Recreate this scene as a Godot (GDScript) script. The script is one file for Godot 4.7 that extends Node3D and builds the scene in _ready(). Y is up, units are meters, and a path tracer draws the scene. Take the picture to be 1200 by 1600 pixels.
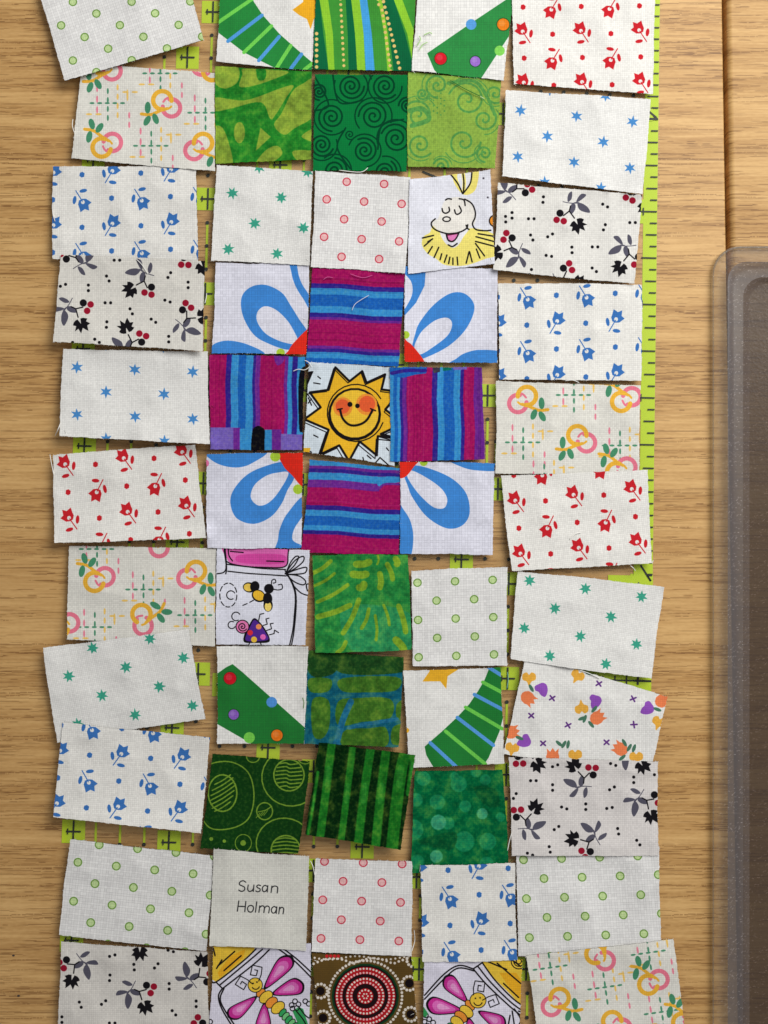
extends Node3D
# Quilt patches laid out on a clear ruler on an oak table. Plan positions are in units of about 0.17 mm (148 to the inch); at() turns them into points on the table.

const EYE := 0.30                 # the camera's distance from the middle of the layout, metres
const PITCH := 2.0                # degrees off straight down
const FOV := 49.2
const TABLE := 0.0                # heights of the surfaces, metres
const RULER_TOP := 0.0011
var mm := 0.001

func _ready() -> void:
	camera_and_light()
	make_masks()
	table()
	ruler()
	tray()
	patches()

func camera_and_light() -> void:
	var cam := Camera3D.new()
	cam.name = "camera"
	cam.fov = FOV
	cam.near = 0.01
	cam.far = 20.0
	cam.position = Vector3(0, EYE * cos(deg_to_rad(PITCH)) + RULER_TOP, EYE * sin(deg_to_rad(PITCH)))
	cam.rotation_degrees = Vector3(PITCH - 90.0, 0, 0)
	add_child(cam)
	cam.current = true
	var env := Environment.new()
	env.background_mode = Environment.BG_COLOR
	env.background_color = Color(0.545, 0.545, 0.55)
	env.background_energy_multiplier = 1.0
	env.tonemap_mode = Environment.TONE_MAPPER_LINEAR
	env.tonemap_exposure = 1.11
	env.sdfgi_enabled = true
	env.ssao_enabled = true
	env.ssil_enabled = true
	var we := WorldEnvironment.new()
	we.name = "environment"
	we.environment = env
	add_child(we)
	# the window beyond the top right of the picture
	var window := AreaLight3D.new()
	window.name = "window_light"
	window.area_size = Vector2(0.46, 0.34)
	window.light_energy = 0.325
	window.light_color = Color(1.0, 1.0, 0.99)
	window.area_range = 6.0
	window.shadow_enabled = true
	window.position = Vector3(0.30, 0.37, -0.31)
	add_child(window)
	window.look_at_from_position(window.position, Vector3(0.02, 0, 0.0), Vector3.UP)

# ---------------------------------------------------------------- positions
func at(x: float, y: float, h: float = RULER_TOP) -> Vector3:
	var k := tan(deg_to_rad(FOV) / 2.0) / 800.0
	var p := deg_to_rad(PITCH)
	var eye := Vector3(0, EYE * cos(p) + RULER_TOP, EYE * sin(p))
	var d := Basis(Vector3.RIGHT, p - PI / 2) * Vector3((x - 600.0) * k, (800.0 - y) * k, -1.0)
	return eye + d * ((h - eye.y) / d.y)

func flat(x: float, y: float) -> Vector2:
	var p := at(x, y)
	return Vector2(p.x, p.z)

# ---------------------------------------------------------------- helpers
func mat(c: Color, rough := 0.6, spec := 0.5) -> StandardMaterial3D:
	var m := StandardMaterial3D.new()
	m.albedo_color = c
	m.roughness = rough
	m.metallic_specular = spec
	return m

func C(r: int, g: int, b: int) -> Color:
	return Color8(r, g, b)

func part(called: String, mesh: Mesh, m: Material, parent: Node) -> MeshInstance3D:
	var o := MeshInstance3D.new()
	o.name = called
	o.mesh = mesh
	o.material_override = m
	parent.add_child(o, true)
	return o

func quad(st: SurfaceTool, a: Vector3, b: Vector3, c: Vector3, d: Vector3) -> void:
	for v in [a, b, c, a, c, d]:
		st.add_vertex(v)

func commit(st: SurfaceTool) -> ArrayMesh:
	st.generate_normals()
	return st.commit()

func smooth_path(pts: PackedVector3Array, steps := 5) -> PackedVector3Array:
	var out := PackedVector3Array()
	var n := pts.size()
	for i in n - 1:
		for s in steps:
			out.append(pts[i].cubic_interpolate(pts[i + 1], pts[maxi(i - 1, 0)], pts[mini(i + 2, n - 1)], float(s) / steps))
	out.append(pts[n - 1])
	return out

func tube(st: SurfaceTool, pts: PackedVector3Array, r: float, sides := 5) -> void:
	var rings := []
	for i in pts.size():
		var d := (pts[mini(i + 1, pts.size() - 1)] - pts[maxi(i - 1, 0)]).normalized()
		var u := d.cross(Vector3.UP).normalized()
		if u.length() < 0.5:
			u = Vector3.RIGHT
		var w := u.cross(d).normalized()
		var taper := 0.5 if i == 0 or i == pts.size() - 1 else 1.0
		var ring := PackedVector3Array()
		for k in sides:
			var a := TAU * k / sides
			ring.append(pts[i] + (u * cos(a) + w * sin(a)) * r * taper)
		rings.append(ring)
	for i in rings.size() - 1:
		for k in sides:
			var k2 := (k + 1) % sides
			quad(st, rings[i][k], rings[i + 1][k], rings[i + 1][k2], rings[i][k2])

# ---------------------------------------------------------------- inks: printing a pattern
class Ink:
	var im: Image
	var s: float
	var at0: Vector2
	var t := Transform2D()
	var home := Transform2D()
	var tile := Vector2.ZERO
	var size: Vector2

	func _init(w: float, h: float, x: float, y: float, base: Color, texels := 4.0) -> void:
		s = texels
		at0 = Vector2(x, y)
		size = Vector2(w, h)
		im = Image.create(int(w * s), int(h * s), false, Image.FORMAT_RGBA8)
		im.fill(base)

	func frame(x: float, y: float, k := 1.0 / 3.0) -> void:
		home = Transform2D(0, Vector2(k, k), 0, Vector2(x, y))
		t = home

	func put(x: float, y: float, deg := 0.0, k := 1.0, fx := 1.0, fy := 1.0) -> void:
		t = home * Transform2D(deg_to_rad(deg), Vector2(x, y)) * Transform2D(0, Vector2(k * fx, k * fy), 0, Vector2.ZERO)

	func back() -> void:
		t = home

	func raw(p: PackedVector2Array, col: Color) -> void:
		if tile == Vector2.ZERO:
			_fill(p, Vector2.ZERO, col)
		else:
			for i in [-1, 0, 1]:
				for j in [-1, 0, 1]:
					_fill(p, Vector2(tile.x * i, tile.y * j), col)

	func _fill(p: PackedVector2Array, shift: Vector2, col: Color) -> void:
		var q := PackedVector2Array()
		var lo := Vector2(1e9, 1e9)
		var hi := Vector2(-1e9, -1e9)
		for v in p:
			var w := (t * v + shift - at0) * s
			q.append(w)
			lo = lo.min(w)
			hi = hi.max(w)
		if hi.x < 0 or hi.y < 0 or lo.x > im.get_width() or lo.y > im.get_height():
			return
		var n := q.size()
		for y in range(maxi(0, int(lo.y)), mini(im.get_height(), int(hi.y) + 1)):
			var yc := y + 0.5
			var xs := []
			for i in n:
				var a := q[i]
				var b := q[(i + 1) % n]
				if (a.y <= yc) != (b.y <= yc):
					xs.append(a.x + (yc - a.y) / (b.y - a.y) * (b.x - a.x))
			xs.sort()
			for i in range(0, xs.size() - 1, 2):
				var x0 := int(round(xs[i]))
				var x1 := int(round(xs[i + 1]))
				if x1 > x0:
					im.fill_rect(Rect2i(x0, y, x1 - x0, 1), col)

	func pts(a: Array) -> PackedVector2Array:
		var p := PackedVector2Array()
		for i in range(0, a.size(), 2):
			p.append(Vector2(a[i], a[i + 1]))
		return p

	func poly(a: Array, col: Color) -> void:
		raw(pts(a), col)

	func blob(a: Array, col: Color) -> void:
		raw(curve(pts(a), true), col)

	func curve(p: PackedVector2Array, closed: bool) -> PackedVector2Array:
		var out := PackedVector2Array()
		var n := p.size()
		for i in (n if closed else n - 1):
			var p0 := p[(i - 1 + n) % n] if closed else p[maxi(i - 1, 0)]
			var p3 := p[(i + 2) % n] if closed else p[mini(i + 2, n - 1)]
			for k in 6:
				out.append(p[i].cubic_interpolate(p[(i + 1) % n], p0, p3, k / 6.0))
		if not closed:
			out.append(p[n - 1])
		return out

	func ell(x: float, y: float, rx: float, ry: float, deg: float, col: Color) -> void:
		var p := PackedVector2Array()
		var r := deg_to_rad(deg)
		for i in 22:
			p.append(Vector2(x, y) + Vector2(cos(TAU * i / 22) * rx, sin(TAU * i / 22) * ry).rotated(r))
		raw(p, col)

	func dot(x: float, y: float, r: float, col: Color) -> void:
		ell(x, y, r, r, 0, col)

	func stroke(p: PackedVector2Array, w: float, col: Color) -> void:
		for i in p.size() - 1:
			var n := (p[i + 1] - p[i]).orthogonal().normalized() * w / 2
			raw(PackedVector2Array([p[i] + n, p[i + 1] + n, p[i + 1] - n, p[i] - n]), col)
		if w * t.get_scale().x * s > 2.0:
			for v in p:
				var q := PackedVector2Array()
				for k in 8:
					q.append(v + Vector2(cos(TAU * k / 8), sin(TAU * k / 8)) * w / 2)
				raw(q, col)

	func line(a: Array, w: float, col: Color) -> void:
		stroke(pts(a), w, col)

	func bend(a: Array, w: float, col: Color) -> void:
		stroke(curve(pts(a), false), w, col)

	func loop(a: Array, w: float, col: Color) -> void:
		var p := curve(pts(a), true)
		p.append(p[0])
		stroke(p, w, col)

	func arc(x: float, y: float, r: float, from: float, to: float, w: float, col: Color, ry := 0.0) -> void:
		var p := PackedVector2Array()
		var n := int(maxf(6, absf(to - from) / 14.0))
		for i in n + 1:
			var a := deg_to_rad(lerpf(from, to, float(i) / n))
			p.append(Vector2(x + cos(a) * r, y + sin(a) * (ry if ry > 0 else r)))
		stroke(p, w, col)

	func spiral(x: float, y: float, r: float, turns: float, start: float, w: float, col: Color) -> void:
		var p := PackedVector2Array()
		var n := int(turns * 18)
		for i in n + 1:
			var f := float(i) / n
			var a := deg_to_rad(start) + TAU * turns * f
			p.append(Vector2(x, y) + Vector2(cos(a), sin(a)) * r * (1.0 - 0.93 * f))
		stroke(p, w, col)

# the weave: a cloth has six texels to a thread
var weave_mask: Image
var weave_coarse: Image
var weave_height: Image
var blotches := []
var height_maps := {}

func make_masks() -> void:
	var rng := RandomNumberGenerator.new()
	rng.seed = 11
	var n := 540
	var warp := PackedFloat32Array()
	var weft := PackedFloat32Array()
	for i in n / 6:
		warp.append(rng.randf_range(-0.022, 0.022))
		weft.append(rng.randf_range(-0.022, 0.022))
	var knots := PackedFloat32Array()
	for i in (n / 6) * (n / 6):
		knots.append(rng.randf_range(-0.028, 0.028))
	var a := PackedByteArray()
	a.resize(n * n * 4)
	var hgt := PackedByteArray()
	hgt.resize(n * n)
	for y in n:
		var j := y / 6
		var fy := absf((y % 6 + 0.5) / 3.0 - 1.0)
		for x in n:
			var i := x / 6
			var fx := absf((x % 6 + 0.5) / 3.0 - 1.0)
			var over := (i + j) % 2 == 0
			var e := fx if over else fy
			var l := fy if over else fx
			var v := 0.035 + (warp[i] if over else weft[j]) + knots[j * (n / 6) + i] + 0.11 * e * e * e + 0.03 * l * l + rng.randf_range(-0.018, 0.018)  # darker thread edges: shade in the weave gaps, put into the colour
			var k := (y * n + x) * 4
			if v < 0:
				a[k] = 255
				a[k + 1] = 255
				a[k + 2] = 255
			else:
				a[k] = 40
				a[k + 1] = 38
				a[k + 2] = 42
			a[k + 3] = int(clampf(absf(v), 0, 0.5) * 255)
			hgt[y * n + x] = int(255 * clampf((1.0 - e * e) * (1.0 - 0.45 * l * l) + rng.randf_range(-0.05, 0.05), 0, 1))
	weave_mask = Image.create_from_data(n, n, false, Image.FORMAT_RGBA8, a)
	weave_height = Image.create_from_data(n, n, false, Image.FORMAT_L8, hgt)
	weave_coarse = weave_mask.get_region(Rect2i(0, 0, 360, 360))
	weave_coarse.resize(540, 540, Image.INTERPOLATE_LANCZOS)
	for f in [0.02, 0.07]:
		var noise := FastNoiseLite.new()
		noise.seed = 5
		noise.frequency = f
		noise.fractal_octaves = 4
		var im := noise.get_image(540, 540)
		im.convert(Image.FORMAT_L8)
		var src := im.get_data()
		var dst := PackedByteArray()
		dst.resize(540 * 540 * 4)
		for i in 540 * 540:
			var v := (src[i] - 128) / 128.0
			var g := 255 if v > 0 else 0
			dst[i * 4] = g
			dst[i * 4 + 1] = g
			dst[i * 4 + 2] = g / 3
			dst[i * 4 + 3] = int(minf(absf(v), 1.0) * 255 * (0.24 if f < 0.05 else 0.13))
		blotches.append(Image.create_from_data(540, 540, false, Image.FORMAT_RGBA8, dst))

# the printed cloth as a material
func cloth(ink: Ink, soft := 0, mottle := -1, coarse := false) -> StandardMaterial3D:
	var im := ink.im
	var w := int(ink.size.x * 2)
	var h := int(ink.size.y * 2)
	if soft > 0:
		im.resize(maxi(8, int(ink.size.x * 2 / soft)), maxi(8, int(ink.size.y * 2 / soft)), Image.INTERPOLATE_LANCZOS)
		im.resize(w, h, Image.INTERPOLATE_CUBIC)
	else:
		im.resize(w, h, Image.INTERPOLATE_LANCZOS)
	if mottle >= 0:
		for m in range(mottle, 2):
			im.blend_rect(blotches[m], Rect2i(0, 0, w, h), Vector2i.ZERO)
	im.blend_rect(weave_coarse if coarse else weave_mask, Rect2i(0, 0, w, h), Vector2i.ZERO)
	im.convert(Image.FORMAT_RGB8)
	var m := StandardMaterial3D.new()
	m.albedo_texture = ImageTexture.create_from_image(im)
	m.roughness = 0.93
	m.metallic_specular = 0.12
	var key := "%dx%d" % [w, h]
	if not height_maps.has(key):
		height_maps[key] = ImageTexture.create_from_image(weave_height.get_region(Rect2i(0, 0, w, h)))
	m.heightmap_enabled = true
	m.heightmap_texture = height_maps[key]
	m.heightmap_scale = 0.0035
	return m

# ---------------------------------------------------------------- the table
func wood_material() -> StandardMaterial3D:
	var w := 1024
	var h := 2048
	var rng := RandomNumberGenerator.new()
	rng.seed = 21
	var slow := FastNoiseLite.new()
	slow.seed = 3
	slow.frequency = 0.022
	slow.fractal_octaves = 3
	var band := slow.get_seamless_image(64, h)
	band.convert(Image.FORMAT_L8)
	band.resize(w, h, Image.INTERPOLATE_CUBIC)
	var fine := FastNoiseLite.new()
	fine.seed = 8
	fine.frequency = 0.2
	fine.fractal_octaves = 4
	var grain := fine.get_seamless_image(40, h)
	grain.convert(Image.FORMAT_L8)
	grain.resize(w, h, Image.INTERPOLATE_CUBIC)
	var speck := FastNoiseLite.new()
	speck.seed = 13
	speck.frequency = 0.3
	var fleck := speck.get_seamless_image(256, h)
	fleck.convert(Image.FORMAT_L8)
	fleck.resize(w, h, Image.INTERPOLATE_CUBIC)
	var bd := band.get_data()
	var gd := grain.get_data()
	var fd := fleck.get_data()
	var out := PackedByteArray()
	out.resize(w * h * 3)
	var ramp := []
	for i in 256:
		var v := i / 255.0
		ramp.append(C(212, 170, 110).lerp(C(160, 115, 62), v) if v < 0.7 else C(175, 131, 77).lerp(C(126, 86, 42), (v - 0.7) / 0.3))
	for i in w * h:
		var v := 0.32 + (bd[i] - 128) / 128.0 * 0.34 + (gd[i] - 128) / 128.0 * 0.32 + (fd[i] - 128) / 128.0 * 0.15
		var c: Color = ramp[int(clampf(v, 0, 1) * 255)]
		out[i * 3] = c.r8
		out[i * 3 + 1] = c.g8
		out[i * 3 + 2] = c.b8
	var im := Image.create_from_data(w, h, false, Image.FORMAT_RGB8, out)
	im.convert(Image.FORMAT_RGBA8)
	# pores: short dark lines along the grain, thick where the wood is dark
	var layer := Image.create(w, h, false, Image.FORMAT_RGBA8)
	var made := 0
	while made < 8200:
		var x := rng.randi_range(0, w - 1)
		var y := rng.randi_range(2, h - 4)
		var dark := bd[y * w + x] / 255.0
		if rng.randf() > pow(dark, 2.2) * 2.1 + 0.12:
			continue
		made += 1
		var length := int(rng.randf_range(10, 46) * (2.6 if rng.randf() < 0.3 else 1.0))
		var strength := rng.randf_range(0.16, 0.62) * (0.75 + 0.5 * dark)
		var slope := rng.randf_range(-0.03, 0.03)
		var thick := rng.randf() < 0.16
		for k in length:
			var f := 1.0 - absf(2.0 * k / length - 1.0)
			var c := Color8(98, 62, 28, int(255 * strength * minf(1.0, f * 2.6)))
			var yy := y + int(round(slope * k))
			layer.set_pixel((x + k) % w, clampi(yy, 0, h - 1), c)
			if thick:
				layer.set_pixel((x + k) % w, clampi(yy + 1, 0, h - 1), Color(c, c.a * 0.6))
	# long fine vessels, in loose clusters
	for n in 620:
		var y := rng.randi_range(3, h - 5)
		var x := rng.randi_range(0, w - 1)
		var length := rng.randi_range(60, 230)
		var strength := rng.randf_range(0.25, 0.6)
		var slope := rng.randf_range(-0.02, 0.02)
		var wob := rng.randf_range(0, TAU)
		for k in length:
			if rng.randf() < 0.12:
				continue
			var f := 1.0 - absf(2.0 * k / length - 1.0)
			var yy := clampi(y + int(round(slope * k + 0.9 * sin(k * 0.05 + wob))), 0, h - 2)
			layer.set_pixel((x + k) % w, yy, Color8(104, 66, 30, int(255 * strength * minf(1.0, f * 3.0))))
			layer.set_pixel((x + k) % w, yy + 1, Color8(104, 66, 30, int(120 * strength * minf(1.0, f * 3.0))))
	made = 0
	while made < 1500:
		made += 1
		var x := rng.randi_range(0, w - 1)
		var y := rng.randi_range(2, h - 4)
		var length := rng.randi_range(14, 60)
		for k in length:
			if layer.get_pixel((x + k) % w, y).a < 0.02:
				layer.set_pixel((x + k) % w, y, Color8(240, 205, 150, 46))
	im.blend_rect(layer, Rect2i(0, 0, w, h), Vector2i.ZERO)
	im.convert(Image.FORMAT_RGB8)
	var m := mat(Color.WHITE, 0.5, 0.4)
	m.albedo_texture = ImageTexture.create_from_image(im)
	return m

func leaf_mesh(x0: float, x1: float, turn: float, edge: Vector2) -> ArrayMesh:
	# a table leaf with rounded long edges; its edge line leans like the joint
	var st := SurfaceTool.new()
	st.begin(Mesh.PRIMITIVE_TRIANGLES)
	var prof := [Vector2(0, -22), Vector2(0, -0.5), Vector2(0.12, -0.2), Vector2(0.35, -0.05), Vector2(0.7, 0)]
	if edge.x > 0:
		prof = [Vector2(0, -22), Vector2(0, -1.0), Vector2(0.2, -0.62), Vector2(0.6, -0.26), Vector2(1.0, -0.08), Vector2(1.5, 0)]
	var line := []
	for p in prof:
		line.append(Vector2(p.x * mm, p.y * mm))
	var z0 := -0.42
	var z1 := 0.42
	var k := 1.0 / (1024 * 0.000172)
	var kz := 1.0 / (2048 * 0.000172)
	var sections := []
	var right := line.duplicate()
	right.reverse()
	for p in line:
		sections.append([x0 + p.x, p.y])
	for p in right:
		sections.append([x1 - p.x, p.y])
	for i in sections.size() - 1:
		var a = sections[i]
		var b = sections[i + 1]
		for tri in [[a, z0], [b, z0], [b, z1], [a, z0], [b, z1], [a, z1]]:
			var x: float = tri[0][0]
			var z: float = tri[1]
			st.set_uv(Vector2((x + tri[0][1] + edge.y) * k, z * kz + 0.5))
			st.add_vertex(Vector3(x - turn * z, tri[0][1], z))
	return commit(st)

func table() -> void:
	var t := Node3D.new()
	t.name = "oak_table"
	t.set_meta("label", "light oak table with two leaves and a joint between them, under everything")
	t.set_meta("category", "table")
	add_child(t)
	var m := wood_material()
	var a := at(1128.5, 0, TABLE)
	var b := at(1134.5, 380, TABLE)
	var turn := -(b.x - a.x) / (b.z - a.z)
	var joint := a.x + turn * a.z
	part("table_leaf", leaf_mesh(-0.62, joint, turn, Vector2(0, 0.0)), m, t)
	part("table_leaf", leaf_mesh(joint + 0.0013, 0.55, turn, Vector2(1, 0.031)), m, t)
	var under := BoxMesh.new()
	under.size = Vector3(1.0, 0.01, 0.8)
	var u := part("table_rail", under, mat(C(84, 56, 32), 0.7), t)
	u.position = Vector3(0, -0.0275, 0)
	# two small dark specks sunk in the finish
	for s in [[29, 1556, 2.4], [21, 1493, 2.2]]:
		var st := SurfaceTool.new()
		st.begin(Mesh.PRIMITIVE_TRIANGLES)
		var c := at(s[0], s[1], TABLE + 0.00005)
		for i in 9:
			var p: Vector3 = c + Vector3(cos(TAU * i / 9.0), 0, 0.7 * sin(TAU * i / 9.0)) * s[2] * 0.00017
			var q: Vector3 = c + Vector3(cos(TAU * (i + 1) / 9.0), 0, 0.7 * sin(TAU * (i + 1) / 9.0)) * s[2] * 0.00017
			st.add_vertex(c + Vector3(0, 0.0001, 0))
			st.add_vertex(p)
			st.add_vertex(q)
		part("speck", commit(st), mat(C(60, 52, 48), 0.8), t)

# ---------------------------------------------------------------- the ruler
func ruler() -> void:
	var r := Node3D.new()
	r.name = "quilting_ruler"
	r.set_meta("label", "clear acrylic quilting ruler with lime bands and black marks beneath the patches")
	r.set_meta("category", "ruler")
	add_child(r)
	var low := 0.0004
	var p := at(1032.5, -40, low)
	var q := at(1017.5, 1160, low)
	var down := Vector3(q.x - p.x, 0, q.z - p.z).normalized()
	var across := Vector3(-down.z, 0, down.x) * -1.0        # towards the left edge... right-hand side of «down» is -x
	if across.x > 0:
		across = -across
	var wide := 0.1550
	var top := p - down * 0.06
	var long := 0.42
	var glass := mat(Color(0.6, 0.64, 0.6, 0.03), 0.3, 0.2)
	glass.transparency = BaseMaterial3D.TRANSPARENCY_ALPHA
	var st := SurfaceTool.new()
	st.begin(Mesh.PRIMITIVE_TRIANGLES)
	var c := [top, top + across * wide, top + across * wide + down * long, top + down * long]
	var up := Vector3(0, RULER_TOP - low, 0)
	quad(st, c[0] + up, c[1] + up, c[2] + up, c[3] + up)
	quad(st, c[3], c[2], c[1], c[0])
	for i in 4:
		quad(st, c[i], c[(i + 1) % 4], c[(i + 1) % 4] + up, c[i] + up)
	part("acrylic_sheet", commit(st), glass, r)

	var lime := SurfaceTool.new()
	lime.begin(Mesh.PRIMITIVE_TRIANGLES)
	var black := SurfaceTool.new()
	black.begin(Mesh.PRIMITIVE_TRIANGLES)
	var hl := low - 0.00034
	var hb := low - 0.00016
	var laid := [0, 0]      # each mark lies a hair above the one before, so that none share a plane
	var U := 0.000172
	# in the ruler's own directions: «down» and «rightwards»
	var right := -across
	var bar := func(st2: SurfaceTool, ctr: Vector3, w: float, l: float) -> void:
		var layer := 0 if st2 == lime else 1
		laid[layer] += 1
		ctr.y += laid[layer] * (0.0000010 if layer == 0 else 0.0000003)
		var e := right * w * U / 2
		var f := down * l * U / 2
		quad(st2, ctr - e - f, ctr + e - f, ctr + e + f, ctr - e + f)
	var disc := func(st2: SurfaceTool, ctr: Vector3, rad: float) -> void:
		for i in 10:
			st2.add_vertex(ctr)
			st2.add_vertex(ctr + (right * cos(TAU * i / 10) + down * sin(TAU * i / 10)) * rad * U)
			st2.add_vertex(ctr + (right * cos(TAU * (i + 1) / 10) + down * sin(TAU * (i + 1) / 10)) * rad * U)
	# the lime edge scale and its eighth-inch ticks
	var lap := long
	var edge_c := top + down * long / 2 - right * 11.5 * U
	edge_c.y = hl
	bar.call(lime, edge_c, 22, long / U)
	var zero := at(1027.5, 330.5, low)
	var along := (zero - p).dot(down)
	for k in range(-20, 70):
		var ctr := p + down * (along + k * 0.0254 / 8)
		var kk := posmod(k, 8)
		var l := 27.0 if kk == 0 else (24.0 if kk == 4 else (17.0 if kk % 2 == 0 else 11.0))
		ctr.y = hb
		bar.call(black, ctr - right * (l / 2 + 1.0) * U, l, 2.3)
		if kk == 0:
			bar.call(black, ctr - right * 22.5 * U, 1.9, 12)
			var sq := ctr
			sq.y = hl
			bar.call(lime, sq - right * 29 * U, 13, 38)
	# crosses on lime squares
	for s in [[333, 19], [293, 90], [325, 311], [321, 459], [318, 755], [277, 847], [314, 903], [310, 1053], [269, 1137], [264, 1316], [419, 1168], [490, 1205], [566, 1323], [490, 1360], [485, 1507], [651, 1370], [655, 1514],
			[822, 1514], [791, 1210], [793, 1060], [795, 912], [721, 874], [778, 764], [762, 618], [438, 258], [545, 108], [690, 112], [786, 178], [132, 697], [115, 1299], [112, 1469], [146, 250], [130, 545], [330, 163], [327, 607], [480, 610], [474, 757], [620, 570], [400, 553], [350, 1070]]:
		var ctr := at(s[0], s[1], hl)
		bar.call(lime, ctr, 36, 36)
		ctr.y = hb
		bar.call(black, ctr, 23, 2.6)
		bar.call(black, ctr, 2.6, 34)
		bar.call(black, ctr + right * -9 * U, 2.0, 9)
	# dotted lime lines: a top point, and how many quarter inches it runs down
	for s in [[331, 55, 2], [257, 89, 1], [402, 250, 1], [365, 250, 1], [475, 250, 1], [325, 274, 0], [324, 348, 2], [322, 496, 2], [319, 645, 1], [316, 792, 2], [313, 940, 1], [310, 1016, 0], [307, 1090, 1], [302, 1282, 1], [231, 1100, 1], [150, 1282, 1], [188, 1282, 1], [226, 1282, 1],
			[168, 690, 1], [205, 690, 1], [244, 695, 1], [202, 846, 1], [240, 846, 1], [316, 848, 1], [343, 1166, 0], [382, 1166, 0], [457, 1166, 0], [495, 1166, 0], [491, 1285, 1], [528, 1285, 1], [489, 1397, 1], [486, 1550, 1], [657, 1400, 1], [824, 1552, 1], [791, 1248, 2], [792, 1097, 2],
			[794, 948, 2], [648, 873, 0], [685, 873, 0], [758, 873, 0], [795, 874, 0], [762, 655, 2], [775, 690, 1], [881, 144, 0], [917, 146, 0], [953, 148, 0], [990, 149, 0], [845, 143, 0], [842, 290, 0], [878, 292, 0], [803, 438, 0], [840, 438, 0], [610, 95, 1], [512, 95, 1], [640, 255, 1], [695, 262, 1],
			[730, 262, 1], [620, 725, 1], [654, 555, 1], [690, 556, 1], [725, 557, 1], [763, 560, 0], [343, 553, 1], [378, 553, 1], [435, 553, 1], [360, 705, 1], [398, 705, 1], [652, 1185, 1], [745, 1185, 1]]:
		var n: int = s[2]
		var ctr := at(s[0], s[1], hb)
		for k in n + 1:
			disc.call(black, ctr + down * k * 0.00635, 3.0)
		if n > 0:
			var lc := ctr + down * n * 0.00635 / 2
			lc.y = hl
			bar.call(lime, lc, 3.6, n * 37.0)
	# a horizontal ruled line and the angle marks near the right edge
	var hx := at(955, 1062.5, hl)
	bar.call(lime, hx, 124, 37)
	hx.y = hb
	bar.call(black, hx, 124, 2.4)
	for s in [942, 961, 979, 997]:
		bar.call(black, at(s, 1063, hb), 2.2, 14)
	bar.call(lime, at(1002, 888, hl), 24, 30)
	bar.call(lime, at(985, 908, hl), 70, 18)
	for s in [[1001, 883, 1017, 908], [1011, 899, 1019, 899], [1011, 899, 1017, 908], [1014, 174, 1026, 184], [1013, 185.5, 1028, 185.5], [690, 280, 660, 268], [690, 1165, 712, 1185], [905, 1048, 925, 1062]]:
		var a := at(s[0], s[1], hb)
		var b := at(s[2], s[3], hb)
		var side := (b - a).cross(Vector3.UP).normalized() * 1.5 * U
		quad(black, a - side, b - side, b + side, a + side)
	bar.call(lime, at(1012, 180, hl), 16, 20)
	part("lime_marking", commit(lime), mat(C(190, 214, 34), 0.6), r)
	part("black_marking", commit(black), mat(C(22, 24, 18), 0.6), r)

# ---------------------------------------------------------------- the plastic tray
func rounded(x0: float, y0: float, x1: float, y1: float, rad: float, h: float) -> PackedVector3Array:
	var out := PackedVector3Array()
	for c in [[x1 - rad, y1 - rad, 0], [x0 + rad, y1 - rad, 90], [x0 + rad, y0 + rad, 180], [x1 - rad, y0 + rad, 270]]:
		for i in 13:
			var a := deg_to_rad(c[2] + i * 7.5)
			out.append(at(c[0] + cos(a) * rad, c[1] + sin(a) * rad, h))
	return out

func band(rings: Array, cap: bool) -> ArrayMesh:
	var st := SurfaceTool.new()
	st.begin(Mesh.PRIMITIVE_TRIANGLES)
	st.set_smooth_group(0)
	for i in rings.size() - 1:
		var n: int = rings[i].size()
		for k in n:
			quad(st, rings[i][k], rings[i][(k + 1) % n], rings[i + 1][(k + 1) % n], rings[i + 1][k])
	if cap:
		var ring: PackedVector3Array = rings[rings.size() - 1]
		var c := Vector3.ZERO
		for v in ring:
			c += v / ring.size()
		for k in ring.size():
			st.add_vertex(c)
			st.add_vertex(ring[k])
			st.add_vertex(ring[(k + 1) % ring.size()])
	st.index()
	st.generate_normals()
	return st.commit()

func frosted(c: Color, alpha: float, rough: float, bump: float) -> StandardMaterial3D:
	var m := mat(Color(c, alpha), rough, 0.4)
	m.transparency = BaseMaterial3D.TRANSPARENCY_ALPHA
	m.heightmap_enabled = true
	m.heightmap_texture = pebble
	m.albedo_texture = glint_map
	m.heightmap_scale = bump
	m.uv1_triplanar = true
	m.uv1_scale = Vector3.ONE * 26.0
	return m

var pebble: NoiseTexture2D
var glint_map: ImageTexture

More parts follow.
